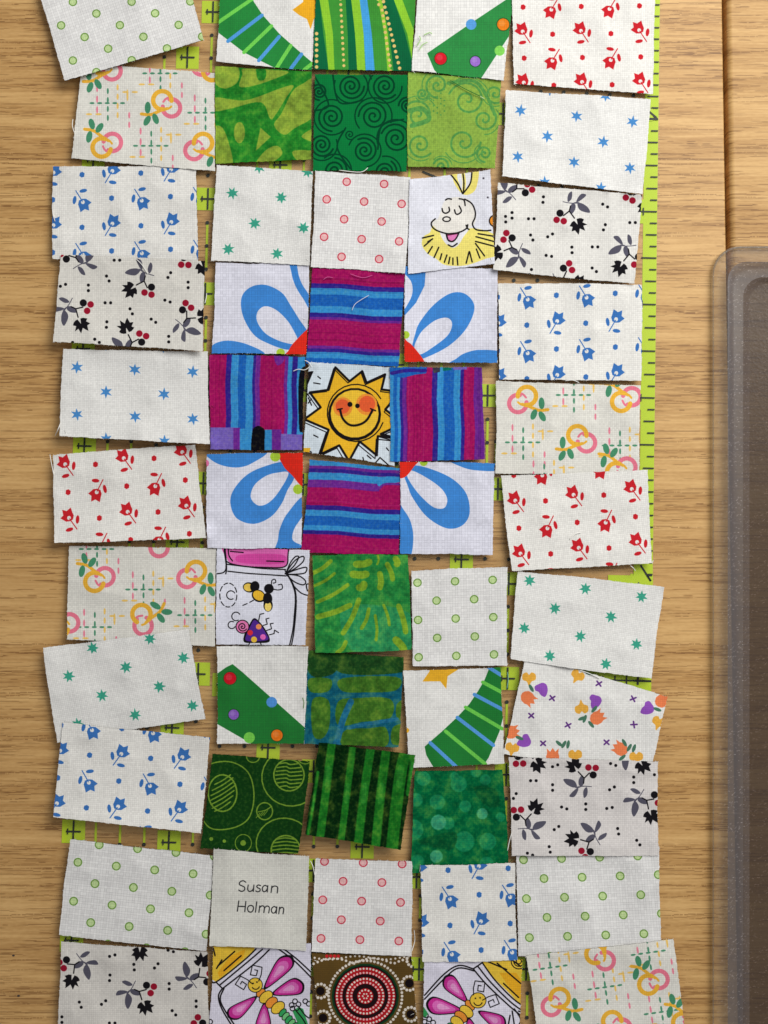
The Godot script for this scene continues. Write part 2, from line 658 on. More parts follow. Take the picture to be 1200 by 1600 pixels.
func tray() -> void:
	var t := Node3D.new()
	t.name = "plastic_tray"
	t.set_meta("label", "clear frosted plastic tray with rounded corner lying over the table joint")
	t.set_meta("category", "tray")
	add_child(t)
	var noise := FastNoiseLite.new()
	noise.seed = 4
	noise.noise_type = FastNoiseLite.TYPE_CELLULAR
	noise.frequency = 0.09
	pebble = NoiseTexture2D.new()
	pebble.noise = noise
	pebble.seamless = true
	pebble.width = 512
	pebble.height = 512
	# glints of the pebbled plastic, painted into its colour as short pale dashes
	var glints := Image.create(512, 512, false, Image.FORMAT_RGB8)
	glints.fill(Color(0.56, 0.56, 0.56))
	var rng := RandomNumberGenerator.new()
	rng.seed = 19
	for n in 1500:
		var x := rng.randi_range(0, 511)
		var y := rng.randi_range(0, 511)
		var g := rng.randf_range(0.62, 1.0)
		var lean := rng.randf_range(-0.6, 1.2)
		for q in rng.randi_range(3, 7):
			for e in 2:
				glints.set_pixel((x + q) % 512, posmod(y - int(lean * q) + e, 512), Color(g, g, g))
	glint_map = ImageTexture.create_from_image(glints)
	var ring := func(inset: float, h: float, rad: float) -> PackedVector3Array:
		return rounded(1113 + inset, 385 + inset, 1700 - inset, 2100 - inset, rad, h * mm * 0.3)
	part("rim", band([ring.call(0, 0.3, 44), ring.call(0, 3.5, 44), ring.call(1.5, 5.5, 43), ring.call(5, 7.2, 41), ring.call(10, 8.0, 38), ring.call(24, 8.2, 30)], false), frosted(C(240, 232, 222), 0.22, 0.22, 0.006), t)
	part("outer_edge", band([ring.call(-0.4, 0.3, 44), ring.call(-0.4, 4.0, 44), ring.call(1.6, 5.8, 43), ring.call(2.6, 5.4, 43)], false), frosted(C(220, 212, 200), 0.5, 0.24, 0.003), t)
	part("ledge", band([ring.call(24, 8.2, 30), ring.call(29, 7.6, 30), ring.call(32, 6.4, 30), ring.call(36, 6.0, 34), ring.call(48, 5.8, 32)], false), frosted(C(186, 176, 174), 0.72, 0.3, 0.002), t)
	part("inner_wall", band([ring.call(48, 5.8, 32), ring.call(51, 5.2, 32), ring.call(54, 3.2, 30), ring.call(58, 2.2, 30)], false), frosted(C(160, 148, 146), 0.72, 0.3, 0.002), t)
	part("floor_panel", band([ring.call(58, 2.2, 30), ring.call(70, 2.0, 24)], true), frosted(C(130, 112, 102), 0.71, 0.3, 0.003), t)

# ---------------------------------------------------------------- printed cloths that repeat
const WHITE := Color(0.94, 0.932, 0.91)
const CREAM := Color(0.915, 0.905, 0.865)

func dots_cloth(ring_c: Color, fill_c: Color) -> StandardMaterial3D:
	var k := Ink.new(180, 180, 0, 0, C(236, 234, 231))
	k.tile = Vector2(180, 180)
	var c := 180.0 / 3
	for i in 3:
		for j in 3:
			for e in [0.0, 0.5]:
				var x: float = (i + e) * c
				var y: float = (j + e) * c
				k.dot(x, y, 6.9, ring_c)
				k.dot(x, y, 5.0, fill_c)
				for n in range(-3, 4):
					var half := sqrt(25.0 - n * n * 2.2)
					k.line([x - half, y + n * 1.5, x + half, y + n * 1.5], 0.65, fill_c.lerp(WHITE, 0.7))
	return cloth(k, 0, -1, true)

func star_cloth(col: Color, points: int, inner: float) -> StandardMaterial3D:
	var k := Ink.new(186, 156, 0, 0, WHITE)
	k.tile = Vector2(186, 156)
	var rng := RandomNumberGenerator.new()
	rng.seed = points
	for i in 2:
		for j in 2:
			for e in [0.0, 0.5]:
				var p := PackedVector2Array()
				var turn := rng.randf_range(-0.12, 0.12)
				for n in points * 2:
					var r := (10.6 if n % 2 == 0 else inner) * rng.randf_range(0.92, 1.08)
					var a := -PI / 2 + turn + PI * n / points
					p.append(Vector2((i + e) * 93.0, (j + e) * 78.0) + Vector2(cos(a), sin(a)) * r)
				k.raw(p, col)
	return cloth(k)

func tulip(k: Ink, col: Color) -> void:
	k.poly([-83, -20, -56, -42, -62, -90, -24, -76, 14, -102, 26, -60, 36, -34, 27, 0, 0, 12, -36, 12, -56, -2], col)
	k.dot(-7, -16, 17, WHITE)
	k.line([-2, -8, 56, 84], 9, col)
	k.ell(67, 4, 16, 36, 10, col)
	k.ell(-10, 82, 34, 16, -10, col)

func tulip_cloth(col: Color) -> StandardMaterial3D:
	var k := Ink.new(186, 162, 0, 0, C(241, 238, 231))
	k.tile = Vector2(186, 162)
	for i in 2:
		for j in 2:
			k.put(i * 93, j * 81, 0, 1.0 / 5.6)
			tulip(k, col)
			k.put(i * 93 + 46.5, j * 81 + 41, 0, 1.0 / 5.6, 1, -1)
			tulip(k, col)
			k.put(i * 93, j * 81, 0, 1)
			k.poly([43, -1, 47, -2.5, 50.5, 0, 50, 5, 46, 6.5, 42.5, 4.5], col)
			k.poly([-3, 36, 1, 35, 4.5, 38, 3.5, 42.5, -0.5, 44, -4, 41.5], col)
	return cloth(k)

# ---------------------------------------------------------------- printed cloths of one patch each
var corners := []       # of the patch whose cloth is being printed
func ink(base: Color, wide := false, texels := 4.0) -> Ink:
	var lo := Vector2(1e9, 1e9)
	var hi := Vector2(-1e9, -1e9)
	for i in range(0, 8, 2):
		lo = lo.min(Vector2(corners[i], corners[i + 1]))
		hi = hi.max(Vector2(corners[i], corners[i + 1]))
	var size := Vector2(264, 192) if wide else Vector2(180, 180)
	var o := (lo + hi) / 2 - size / 2
	return Ink.new(size.x, size.y, o.x, o.y, base, texels)

func berry_sprig(k: Ink, x: float, y: float, deg: float, flip := false) -> void:
	k.put(x, y, deg, 1, -1 if flip else 1)
	var grey := C(88, 86, 100)
	var dark := C(24, 22, 26)
	var red := C(160, 24, 48)
	k.bend([-34, 40, 0, 38, 38, 42], 4, grey)
	k.bend([3, 25, 20, 42, 40, 45], 4, grey)
	k.blob([8, 36, 2, 10, 12, -12, 26, 10, 24, 34], grey)
	k.blob([34, 38, 50, 10, 96, 4, 84, 28, 52, 44], grey)
	k.blob([28, 46, 46, 56, 70, 84, 48, 88, 32, 66], grey)
	k.blob([-10, 42, 4, 60, 2, 92, -12, 82, -16, 58], grey)
	k.line([28, -30, 0, 0, -24, -24], 6, dark)
	k.line([0, 0, 3, 24], 6, dark)
	k.dot(-54, -48, 15.5, red)
	k.dot(-20, -50, 15.5, red)
	k.dot(-42, -15, 17, dark)
	k.put(x, y, deg, 1, -1 if flip else 1)
	k.t = k.t * Transform2D(deg_to_rad(38), Vector2(50, -64))
	k.poly([-20, -36, -10, -26, 0, -14, 16, -36, 21, -11, 40, -17, 26, 4, 39, 13, 32, 23, 23, 29, 10, 32, 1, 6, -4, 31, -18, 30, -35, 20, -25, 10, -40, -6, -24, -10], dark)
	k.back()

func dot_pairs(k: Ink, a: Array) -> void:
	for i in range(0, a.size(), 3):
		var d := Vector2(13, 0).rotated(deg_to_rad(a[i + 2]))
		k.dot(a[i] + d.x, a[i + 1] + d.y, 7.5, C(24, 22, 26))
		k.dot(a[i] - d.x, a[i + 1] - d.y, 7.5, C(24, 22, 26))

func rings_sprig(k: Ink, x: float, y: float, deg: float, fx := 1.0, fy := 1.0) -> void:
	var yellow := C(242, 184, 62)
	var pink := C(238, 124, 146)
	var green := C(74, 146, 108)
	k.put(x, y, deg, 1, fx, fy)
	k.bend([-104, -72, -60, -64, -22, -36, 8, -18], 15, yellow)
	k.ell(-70, -96, 14, 26, -15, green)
	k.ell(-34, -78, 14, 26, 35, green)
	k.ell(-82, -36, 14, 28, 12, green)
	k.arc(26, -10, 41, -175, 118, 20, pink)
	k.bend([-18, 8, -8, 26, 10, 38], 10, pink)
	k.arc(-24, 14, 43, 10, 292, 21, yellow)
	k.bend([-8, -28, 12, -18, 24, -4], 10, yellow)
	k.back()

func dashed(k: Ink, x0: float, y0: float, x1: float, y1: float, n: int, col: Color) -> void:
	for i in n:
		var a := Vector2(x0, y0).lerp(Vector2(x1, y1), (i + 0.12) / n)
		var b := Vector2(x0, y0).lerp(Vector2(x1, y1), (i + 0.80) / n)
		var m := (a + b) / 2
		k.ell(m.x, m.y, a.distance_to(b) / 2, 4.9, rad_to_deg((b - a).angle()), col)

func stitches(k: Ink, x: float, y: float, deg: float) -> void:
	k.put(x, y, deg)
	dashed(k, 0, -72, 0, 96, 4, C(84, 150, 116))
	dashed(k, -90, 4, 88, 4, 5, C(84, 150, 116))
	dashed(k, -50, -88, -50, 62, 3, C(240, 138, 158))
	dashed(k, 46, -90, 46, 84, 4, C(247, 204, 110))
	dashed(k, -108, 56, -20, 56, 2, C(247, 204, 110))
	dashed(k, 62, -48, 150, -48, 2, C(247, 204, 110))
	dashed(k, 92, -70, 92, 10, 1, C(247, 204, 110))
	dashed(k, 100, 40, 100, 130, 2, C(240, 138, 158))
	k.back()

func rings_cloth(frame: Vector2, rings: Array, crosses: Array, base := CREAM) -> StandardMaterial3D:
	var k := ink(base, true)
	k.frame(frame.x, frame.y)
	for s in crosses:
		stitches(k, s[0], s[1], s[2])
	for s in rings:
		rings_sprig(k, s[0], s[1], s[2], s[3], s[4])
	return cloth(k)

func berry_cloth(frame: Vector2, sprigs: Array, pairs: Array, base: Color) -> StandardMaterial3D:
	var k := ink(base, true)
	k.frame(frame.x, frame.y)
	dot_pairs(k, pairs)
	for s in sprigs:
		berry_sprig(k, s[0], s[1], s[2], s[3])
	return cloth(k)

func stocking_top() -> StandardMaterial3D:
	var k := ink(WHITE)
	k.frame(300, 0)
	var g := C(42, 138, 62)
	k.poly([90, -60, 250, -60, 280, -6, 330, 70, 410, 160, 500, 240, 570, 300, 580, 345, 450, 325, 380, 315, 245, 247, 125, 155], g)
	for s in [[90, 128, 290, -10, 0], [60, 20, 235, -100, 1], [168, 194, 328, 72, 1], [243, 246, 372, 122, 0], [312, 284, 408, 172, 1], [396, 318, 462, 214, 0], [463, 320, 512, 254, 1], [526, 326, 562, 298, 0]]:
		k.line([s[0], s[1], s[2], s[3]], 17, C(118, 216, 86) if s[4] == 0 else C(86, 160, 226))
	k.poly([470, 47, 520, 10, 525, -40, 600, -40, 600, 62, 570, 90, 555, 138, 538, 90, 503, 72], C(244, 178, 40))
	return cloth(k)

func stocking_low() -> StandardMaterial3D:
	var k := ink(WHITE)
	k.frame(600, 1000)
	var g := C(36, 126, 54)
	k.poly([492, 118, 490, 140, 470, 190, 440, 240, 400, 300, 345, 360, 270, 430, 190, 500, 198, 540, 215, 570, 240, 610, 450, 610, 490, 550, 515, 490, 540, 430, 558, 360, 566, 118], g)
	for s in [[490, 128, 560, 172, 1], [463, 198, 560, 250, 0], [423, 256, 562, 330, 1], [382, 316, 552, 416, 0], [343, 364, 512, 494, 1], [288, 428, 474, 582, 0], [216, 482, 344, 600, 1]]:
		k.line([s[0], s[1], s[2], s[3]], 17, C(112, 208, 82) if s[4] == 0 else C(90, 158, 224))
	k.poly([180, 195, 214, 146, 205, 110, 360, 110, 345, 140, 298, 170, 292, 230, 264, 194], C(242, 182, 48))
	k.dot(106, 424, 12, C(242, 182, 48))
	return cloth(k)

func ornaments(k: Ink, a: Array) -> void:
	for s in a:
		k.dot(s[0], s[1], s[2] + 4, C(34, 84, 40))
		k.dot(s[0], s[1], s[2], s[3])
		k.dot(s[0] - 5, s[1] - 5, s[2] * 0.5, (s[3] as Color).lightened(0.12))

func tree_top() -> StandardMaterial3D:
	var k := ink(WHITE)
	k.frame(600, 0)
	k.poly([202, 250, 420, 100, 600, -20, 640, -60, 640, 80, 588, 165, 455, 366, 420, 400, 300, 400, 235, 328], C(50, 142, 70))
	ornaments(k, [[265, 275, 28, C(214, 30, 44)], [558, 115, 28, C(240, 130, 32)], [427, 288, 24, C(158, 112, 208)]])
	k.dot(408, 115, 25, C(92, 162, 226))
	k.dot(541, 238, 24, C(132, 214, 92))
	return cloth(k, 0, -1, true)

func tree_low() -> StandardMaterial3D:
	var k := ink(WHITE)
	k.frame(300, 1000)
	k.poly([90, 178, 160, 128, 190, 113, 235, 150, 540, 422, 545, 520, 300, 500, 250, 470, 90, 378], C(36, 122, 52))
	ornaments(k, [[178, 180, 29, C(196, 22, 36)], [397, 447, 27, C(240, 122, 30)], [195, 350, 24, C(140, 96, 192)]])
	k.dot(373, 292, 25, C(84, 150, 222))
	k.dot(268, 458, 26, C(120, 208, 80))
	return cloth(k, 0, -1, true)

func gold_stripes() -> StandardMaterial3D:
	var k := ink(C(66, 152, 56))
	k.frame(300, 0)
	var deep := C(16, 104, 62)
	var lime := C(146, 206, 54)
	for s in [[560, 598, 560, 642, deep], [598, 638, 640, 668, lime], [720, 748, 734, 776, deep], [746, 787, 774, 812, lime], [786, 821, 814, 856, C(74, 168, 232)], [872, 890, 916, 930, lime], [888, 946, 944, 1042, deep], [946, 986, 1042, 1075, lime]]:
		var mid: float = (s[2] - s[0]) * 0.25
		k.poly([s[0] - 30, -150, s[1] - 30, -150, s[1], 0, s[1] + mid + (s[3] - s[1]) * 0.4, 160, s[3], 340, s[2], 340, s[0] + mid + (s[2] - s[0]) * 0.4, 160, s[0], 0], s[4])
	var gold := C(234, 200, 120)
	for i in 15:
		var y := -30.0 + i * 26
		k.dot(696 + y * 0.05, y, 7, gold)
		k.dot(884 + y * 0.14 - (12 if i < 3 else 0), y, 7.5, gold)
		k.dot(898 + y * 0.24, y + 12, 8, gold)
		if i > 6:
			k.dot(584, y + 6, 8, gold)
	return cloth(k)

func leaf_batik() -> StandardMaterial3D:
	var k := ink(C(36, 136, 42), false, 2.0)
	k.frame(300, 0)
	var c := C(136, 168, 58)
	for b in [[100, 310, 210, 310, 216, 380, 160, 415, 110, 392], [242, 322, 350, 326, 452, 336, 400, 365, 290, 402, 222, 406, 236, 350], [105, 458, 250, 470, 420, 412, 476, 402, 440, 460, 390, 540, 365, 556, 322, 480, 180, 510, 105, 520],
			[580, 372, 580, 530, 480, 602, 430, 632, 384, 586, 420, 530, 470, 430, 520, 392], [300, 760, 348, 702, 400, 684, 422, 720, 380, 758, 320, 775], [472, 708, 580, 710, 580, 748, 500, 756], [512, 640, 580, 600, 580, 664], [100, 604, 150, 610, 192, 768, 130, 772, 100, 740]]:
		k.blob(b, c)
	k.poly([320, 598, 368, 642, 298, 708], c)
	k.ell(222, 622, 26, 50, 0, c)
	k.blob([304, 310, 346, 330, 342, 370, 318, 378, 304, 360], C(36, 136, 42))
	return cloth(k, 2, 0)

func swirl_cloth() -> StandardMaterial3D:
	var k := ink(C(12, 122, 58))
	k.frame(300, 0)
	var d := C(4, 66, 38)
	for s in [[745, 405, 62, 0], [905, 405, 62, 40], [850, 545, 70, 180], [655, 550, 66, 90], [955, 650, 72, 200], [608, 680, 56, 20], [808, 706, 60, 240], [596, 430, 40, 90], [1010, 495, 42, 180], [670, 800, 60, 270], [905, 805, 56, 300]]:
		k.spiral(s[0], s[1], s[2], 2.6, s[3], 9, d)
		if s[2] > 50:
			k.arc(s[0], s[1], s[2] + 17, s[3] - 40, s[3] + 200, 7, d)
	k.spiral(740, 632, 24, 1.6, 60, 6, d)
	for s in [[570, 350, 640, 490, 570, 520], [660, 350, 690, 480, 800, 470], [720, 600, 680, 690, 740, 790], [990, 560, 890, 590, 870, 700], [840, 370, 825, 330, 830, 320]]:
		k.bend(s, 8, d)
	return cloth(k)

func paisley_cloth() -> StandardMaterial3D:
	var k := ink(C(142, 178, 72))
	k.frame(600, 0)
	var d := C(86, 154, 76)
	for s in [[372, 668, 80, 0], [170, 680, 62, 40], [160, 540, 75, 180], [390, 470, 90, 200], [470, 560, 60, 300], [250, 400, 60, 90], [180, 440, 30, 0], [470, 720, 40, 90], [270, 780, 40, 200], [520, 440, 50, 10]]:
		k.spiral(s[0], s[1], s[2], 1.7, s[3], 10, d)
		k.arc(s[0], s[1], s[2] * 1.2, s[3] + 20, s[3] + 150, 5, d)
	for i in 26:
		k.dot(215 + (i % 5) * 17, 385 + (i / 5) * 34 + (i % 3) * 9, 4, d)
	k.bend([120, 520, 180, 510, 210, 560, 130, 590], 22, d)
	k.bend([300, 390, 420, 380, 480, 450, 520, 540], 16, d)
	return cloth(k, 0, 1)

func lion_cloth() -> StandardMaterial3D:
	var k := ink(C(233, 233, 242))
	k.frame(600, 350)
	var yellow := C(246, 230, 122)
	var line := C(28, 24, 26)
	k.blob([178, 100, 185, 60, 215, 40, 235, 5, 300, 40, 420, 20, 530, 60, 535, 140, 470, 165, 400, 190, 345, 197, 280, 190, 240, 160, 205, 140], yellow)
	k.blob([372, -138, 330, -190, 318, -262, 380, -275, 440, -262, 440, -200, 420, -150], yellow)
	k.blob([266, -60, 285, -108, 340, -126, 400, -112, 430, -60, 424, 0, 392, 22, 340, 46, 300, 44, 250, 28, 222, -4, 230, -22, 250, -22], C(238, 233, 224))
	k.blob([344, -232, 380, -262, 410, -240, 402, -190, 372, -150, 352, -190], C(238, 238, 240))
	k.bend([368, -250, 376, -200, 373, -150], 16, yellow)
	k.blob([262, 36, 282, 84, 320, 112, 350, 96, 372, 60, 396, 24, 340, 40, 300, 44], C(236, 234, 238))
	k.poly([290, 44, 354, 38, 338, 72, 318, 84, 300, 74], C(112, 34, 70))
	k.poly([298, 56, 344, 48, 334, 70, 316, 80, 302, 72], C(232, 130, 190))
	for s in [[240, -24, 222, -6, 226, 14, 250, 32, 300, 46, 350, 40, 385, 22, 392, 4], [378, -116, 410, -96, 426, -62, 426, -30, 414, 0, 430, 26, 470, 32, 500, 30], [272, -72, 276, -56, 290, -50, 306, -60, 304, -78], [330, -66, 336, -48, 348, -46, 362, -60, 352, -84],
			[352, -118, 374, -112, 380, -86], [288, -112, 300, -118, 316, -116], [290, 44, 300, 76, 322, 82, 340, 64, 352, 38], [300, 98, 320, 106, 342, 92], [310, -235, 345, -190, 368, -142], [412, -245, 404, -190, 370, -142], [366, -262, 374, -200, 372, -146], [384, 6, 392, 22, 398, 26]]:
		k.bend(s, 7, line)
	k.ell(293, -22, 21, 14, 0, line)
	k.ell(293, -22, 14, 8, 0, C(238, 233, 224))
	for s in [[180, 66, 232, 54], [188, 104, 218, 78], [206, 138, 226, 106], [234, 158, 256, 110], [262, 168, 270, 140], [282, 180, 294, 146], [302, 186, 308, 156], [322, 190, 322, 160], [345, 192, 342, 156], [384, 184, 398, 130], [412, 178, 400, 130], [448, 160, 432, 118], [470, 150, 428, 92],
			[520, 106, 428, 82], [520, 84, 430, 60], [515, 58, 440, 46], [205, 84, 228, 70]]:
		k.line(s, 7, line)
	k.dot(520, -14, 30, line)
	k.dot(520, -14, 24, C(244, 150, 44))
	for s in [[466, -214], [486, -124], [512, 60]]:
		k.dot(s[0], s[1], 5, C(90, 86, 96))
	return cloth(k)

func sun_cloth() -> StandardMaterial3D:
	var k := ink(C(222, 233, 241))
	k.frame(300, 350)
	var line := C(24, 20, 22)
	var rays := [672, 672, 738, 738, 798, 690, 818, 745, 905, 705, 888, 776, 975, 788, 905, 870, 990, 935, 884, 985, 960, 1005, 870, 995, 865, 1085, 785, 1020, 735, 1112, 690, 1038, 602, 1080, 640, 965, 526, 916, 603, 860, 552, 790, 640, 778]
	k.poly(rays, C(242, 186, 44))
	var closed := rays.duplicate()
	closed.append_array([672, 672])
	k.line(closed, 11, line)
	k.put(-14, -12, 0.5, 1.018)
	k.line(closed, 5, line)
	k.back()
	k.dot(762, 892, 124, line)
	k.dot(762, 890, 112, C(246, 198, 58))
	k.arc(768, 886, 134, 20, 330, 6, line)
	k.dot(706, 858, 46, C(243, 150, 56))
	k.dot(818, 846, 50, C(243, 150, 56))
	k.dot(706, 856, 34, C(236, 96, 52))
	k.dot(820, 844, 38, C(236, 96, 52))
	k.dot(740, 846, 12, line)
	k.dot(775, 853, 11, line)
	k.bend([694, 872, 706, 912, 738, 942, 780, 942, 818, 920, 846, 872], 11, line)
	k.line([682, 870, 704, 866], 7, line)
	k.line([836, 866, 860, 876], 7, line)
	for s in [[590, 715, 602, 725], [570, 990, 590, 1000], [600, 750, 570, 745], [820, 1085, 838, 1100], [910, 1050, 920, 1062], [800, 1095, 803, 1108], [545, 840, 560, 820], [530, 1055, 560, 1070], [850, 1130, 880, 1095], [880, 1095, 930, 1140], [545, 815, 560, 850]]:
		k.line(s, 6, line)
	k.poly([500, 700, 560, 690, 570, 690, 540, 760], line)
	k.poly([505, 1050, 555, 1050, 548, 1082, 505, 1090], C(242, 186, 44))
	return cloth(k)

# bands from s0 along a direction: [from, to, colour]
func bands(k: Ink, list: Array, upright: bool) -> void:
	var rng := RandomNumberGenerator.new()
	rng.seed = list.size() * 31 + int(list[0][1])
	for s in list:
		_band(k, s[0], s[1], s[2], upright)
		# watercolour streaks within the band
		for n in int((s[1] - s[0]) / 20.0):
			var a: float = lerpf(s[0], s[1], rng.randf())
			var c: Color = s[2]
			_band(k, a, a + rng.randf_range(2.5, 6.0), c.lightened(rng.randf_range(0.02, 0.08)) if rng.randf() < 0.5 else c.darkened(rng.randf_range(0.04, 0.14)), upright)

func _band(k: Ink, a: float, b: float, c: Color, upright: bool) -> void:
	if upright:
		k.poly([a, -600, b, -600, b + 4, 0, b - 3, 150, b + 3, 300, b - 4, 450, b, 900, a, 900, a - 4, 450, a + 3, 300, a - 3, 150, a + 4, 0], c)
	else:
		k.poly([-600, a, 0, a + 4, 150, a - 3, 300, a + 3, 450, a - 4, 900, a, 900, b, 450, b - 4, 300, b + 3, 150, b - 3, 0, b + 4, -600, b], c)

var MAGENTA := C(168, 18, 94)
var INDIGO := C(50, 34, 142)
var PURPLE := C(112, 40, 150)
var BLUE := C(28, 98, 188)
var SKY := C(56, 146, 212)
var LAVENDER := C(120, 98, 190)

func stripes(which: int) -> StandardMaterial3D:
	var k := ink(BLUE, false, 2.0)
	if which == 0:      # above the sun
		k.frame(300, 350)
		k.put(560, 200, 3.6)
		bands(k, [[-60, 78, MAGENTA], [74, 98, INDIGO], [96, 126, SKY], [180, 214, SKY], [212, 234, INDIGO], [232, 244, PURPLE], [244, 370, MAGENTA], [366, 382, PURPLE], [380, 396, INDIGO], [396, 424, SKY]], false)
	elif which == 1:    # left of the sun
		k.frame(300, 350)
		k.put(80, 600, 0.6)
		bands(k, [[-60, 82, MAGENTA], [80, 106, INDIGO], [104, 136, SKY], [172, 206, SKY], [206, 220, INDIGO], [218, 242, PURPLE], [240, 358, MAGENTA], [354, 372, PURPLE], [370, 394, SKY], [390, 414, INDIGO], [414, 470, SKY]], true)
		k.blob([310, 0, 352, 4, 350, 40, 322, 60, 306, 30], PURPLE)
		k.blob([424, 100, 470, 90, 470, 370, 440, 372, 424, 340], C(14, 14, 24))
		k.poly([-20, 354, 122, 352, 122, 480, -20, 480], LAVENDER)
		k.poly([118, 354, 150, 354, 150, 480, 118, 480], PURPLE)
		k.poly([148, 358, 206, 358, 206, 480, 148, 480], SKY)
		k.blob([206, 372, 226, 346, 250, 350, 266, 376, 266, 480, 206, 480], C(12, 12, 20))
		k.poly([264, 362, 298, 362, 298, 480, 264, 480], SKY)
		k.poly([298, 360, 342, 360, 342, 480, 298, 480], PURPLE)
		k.poly([340, 380, 470, 384, 470, 480, 340, 480], LAVENDER)
	elif which == 2:    # right of the sun
		k.frame(600, 350)
		k.put(26, 672, -0.6)
		bands(k, [[-40, 18, SKY], [34, 50, SKY], [48, 62, INDIGO], [60, 84, PURPLE], [80, 202, MAGENTA], [198, 224, INDIGO], [222, 252, SKY], [300, 334, SKY], [330, 348, INDIGO], [346, 400, MAGENTA], [394, 460, PURPLE]], true)
		k.poly([0, -40, 180, -40, 172, 30, 120, 36, 64, 50, 30, 44, 0, 30], BLUE)
		k.bend([10, 28, 80, 16, 168, 18], 16, INDIGO)
		k.poly([196, -40, 238, -40, 236, 24, 206, 30], C(58, 54, 70))
		k.poly([246, -40, 292, -40, 290, 16, 250, 20], C(10, 112, 96))
		k.poly([290, -40, 370, -40, 362, 14, 300, 16], LAVENDER)
	else:               # below the sun
		k.frame(300, 700)
		k.put(555, 58, 4.0)
		bands(k, [[-40, 24, SKY], [20, 52, PURPLE], [34, 50, INDIGO], [52, 88, SKY], [86, 126, PURPLE], [122, 210, MAGENTA], [206, 230, INDIGO], [228, 254, SKY], [300, 326, SKY], [324, 344, INDIGO], [342, 520, MAGENTA]], false)
		k.poly([345, 92, 480, 60, 480, 180, 360, 178, 330, 120], MAGENTA)
		k.bend([330, 88, 360, 62, 470, 60], 22, SKY)
		k.bend([330, 112, 362, 86, 470, 84], 10, PURPLE)
	k.back()
	return cloth(k, 2, 1)

func petals(which: int) -> StandardMaterial3D:
	var w := C(229, 228, 240)
	var b := C(66, 138, 216)
	var red := C(232, 46, 32)
	var lime := C(178, 212, 62)
	var k := ink(w)
	if which == 0:
		k.frame(300, 350)
		k.blob([545, 520, 500, 445, 460, 380, 420, 322, 345, 286, 275, 296, 232, 345, 238, 430, 288, 518, 360, 562, 450, 590, 500, 570], b)
		k.blob([500, 560, 470, 490, 440, 446, 392, 402, 342, 386, 308, 410, 304, 455, 340, 510, 400, 545, 460, 562], w)
		k.blob([465, 170, 560, 170, 560, 395, 520, 350, 484, 290, 466, 230], b)
		k.blob([498, 175, 560, 175, 560, 330, 530, 305, 508, 265, 496, 220], w)
		k.blob([80, 600, 105, 562, 170, 547, 260, 565, 340, 612, 200, 630, 80, 640], b)
		k.blob([430, 630, 450, 595, 482, 550, 560, 490, 560, 640], red)
		k.dot(414, 604, 20, lime)
	elif which == 1:
		k.frame(600, 350)
		k.blob([130, 585, 145, 520, 165, 465, 230, 382, 310, 326, 376, 326, 420, 372, 415, 432, 370, 510, 290, 580, 180, 632, 140, 630], b)
		k.blob([142, 580, 160, 530, 186, 494, 240, 452, 295, 440, 319, 468, 300, 520, 240, 570, 168, 612], w)
		k.poly([80, 190, 198, 190, 194, 240, 190, 290, 150, 370, 98, 428, 80, 430], b)
		k.blob([80, 240, 122, 262, 134, 310, 120, 360, 80, 404], w)
		k.blob([300, 670, 340, 630, 380, 605, 450, 590, 560, 604, 560, 670], b)
		k.blob([80, 530, 108, 550, 140, 578, 190, 660, 80, 670], red)
		k.dot(102, 520, 18, lime)
	elif which == 2:
		k.frame(300, 700)
		k.blob([480, 130, 446, 200, 420, 260, 370, 322, 290, 356, 212, 332, 181, 270, 190, 205, 250, 132, 330, 90, 440, 66], b)
		k.blob([452, 118, 400, 116, 345, 132, 292, 175, 275, 232, 310, 270, 360, 256, 410, 200], w)
		k.blob([60, 10, 345, 10, 280, 72, 205, 92, 120, 74, 60, 30], b)
		k.blob([408, 10, 540, 10, 540, 190, 505, 172, 470, 130, 428, 84], red)
		k.dot(390, 40, 24, lime)
		k.dot(496, 194, 23, lime)
		k.blob([396, 490, 402, 430, 412, 375, 450, 302, 530, 236, 530, 490], b)
		k.blob([500, 450, 470, 430, 474, 390, 495, 352, 530, 320, 530, 450], w)
		k.dot(62, 72, 18, C(238, 120, 170))
	else:
		k.frame(600, 700)
		k.blob([96, 120, 112, 180, 135, 235, 200, 322, 290, 376, 362, 366, 400, 310, 388, 220, 330, 152, 240, 106, 140, 82], b)
		k.blob([106, 122, 128, 105, 200, 140, 268, 190, 296, 240, 281, 282, 232, 278, 172, 226, 126, 166], w)
		k.blob([310, 52, 540, 52, 540, 104, 445, 106, 372, 92], b)
		k.blob([50, 250, 92, 290, 126, 350, 137, 430, 118, 520, 50, 520], b)
		k.blob([40, 40, 170, 40, 140, 88, 96, 138, 50, 130], red)
		k.dot(186, 66, 19, lime)
	return cloth(k, 0, -1, true)

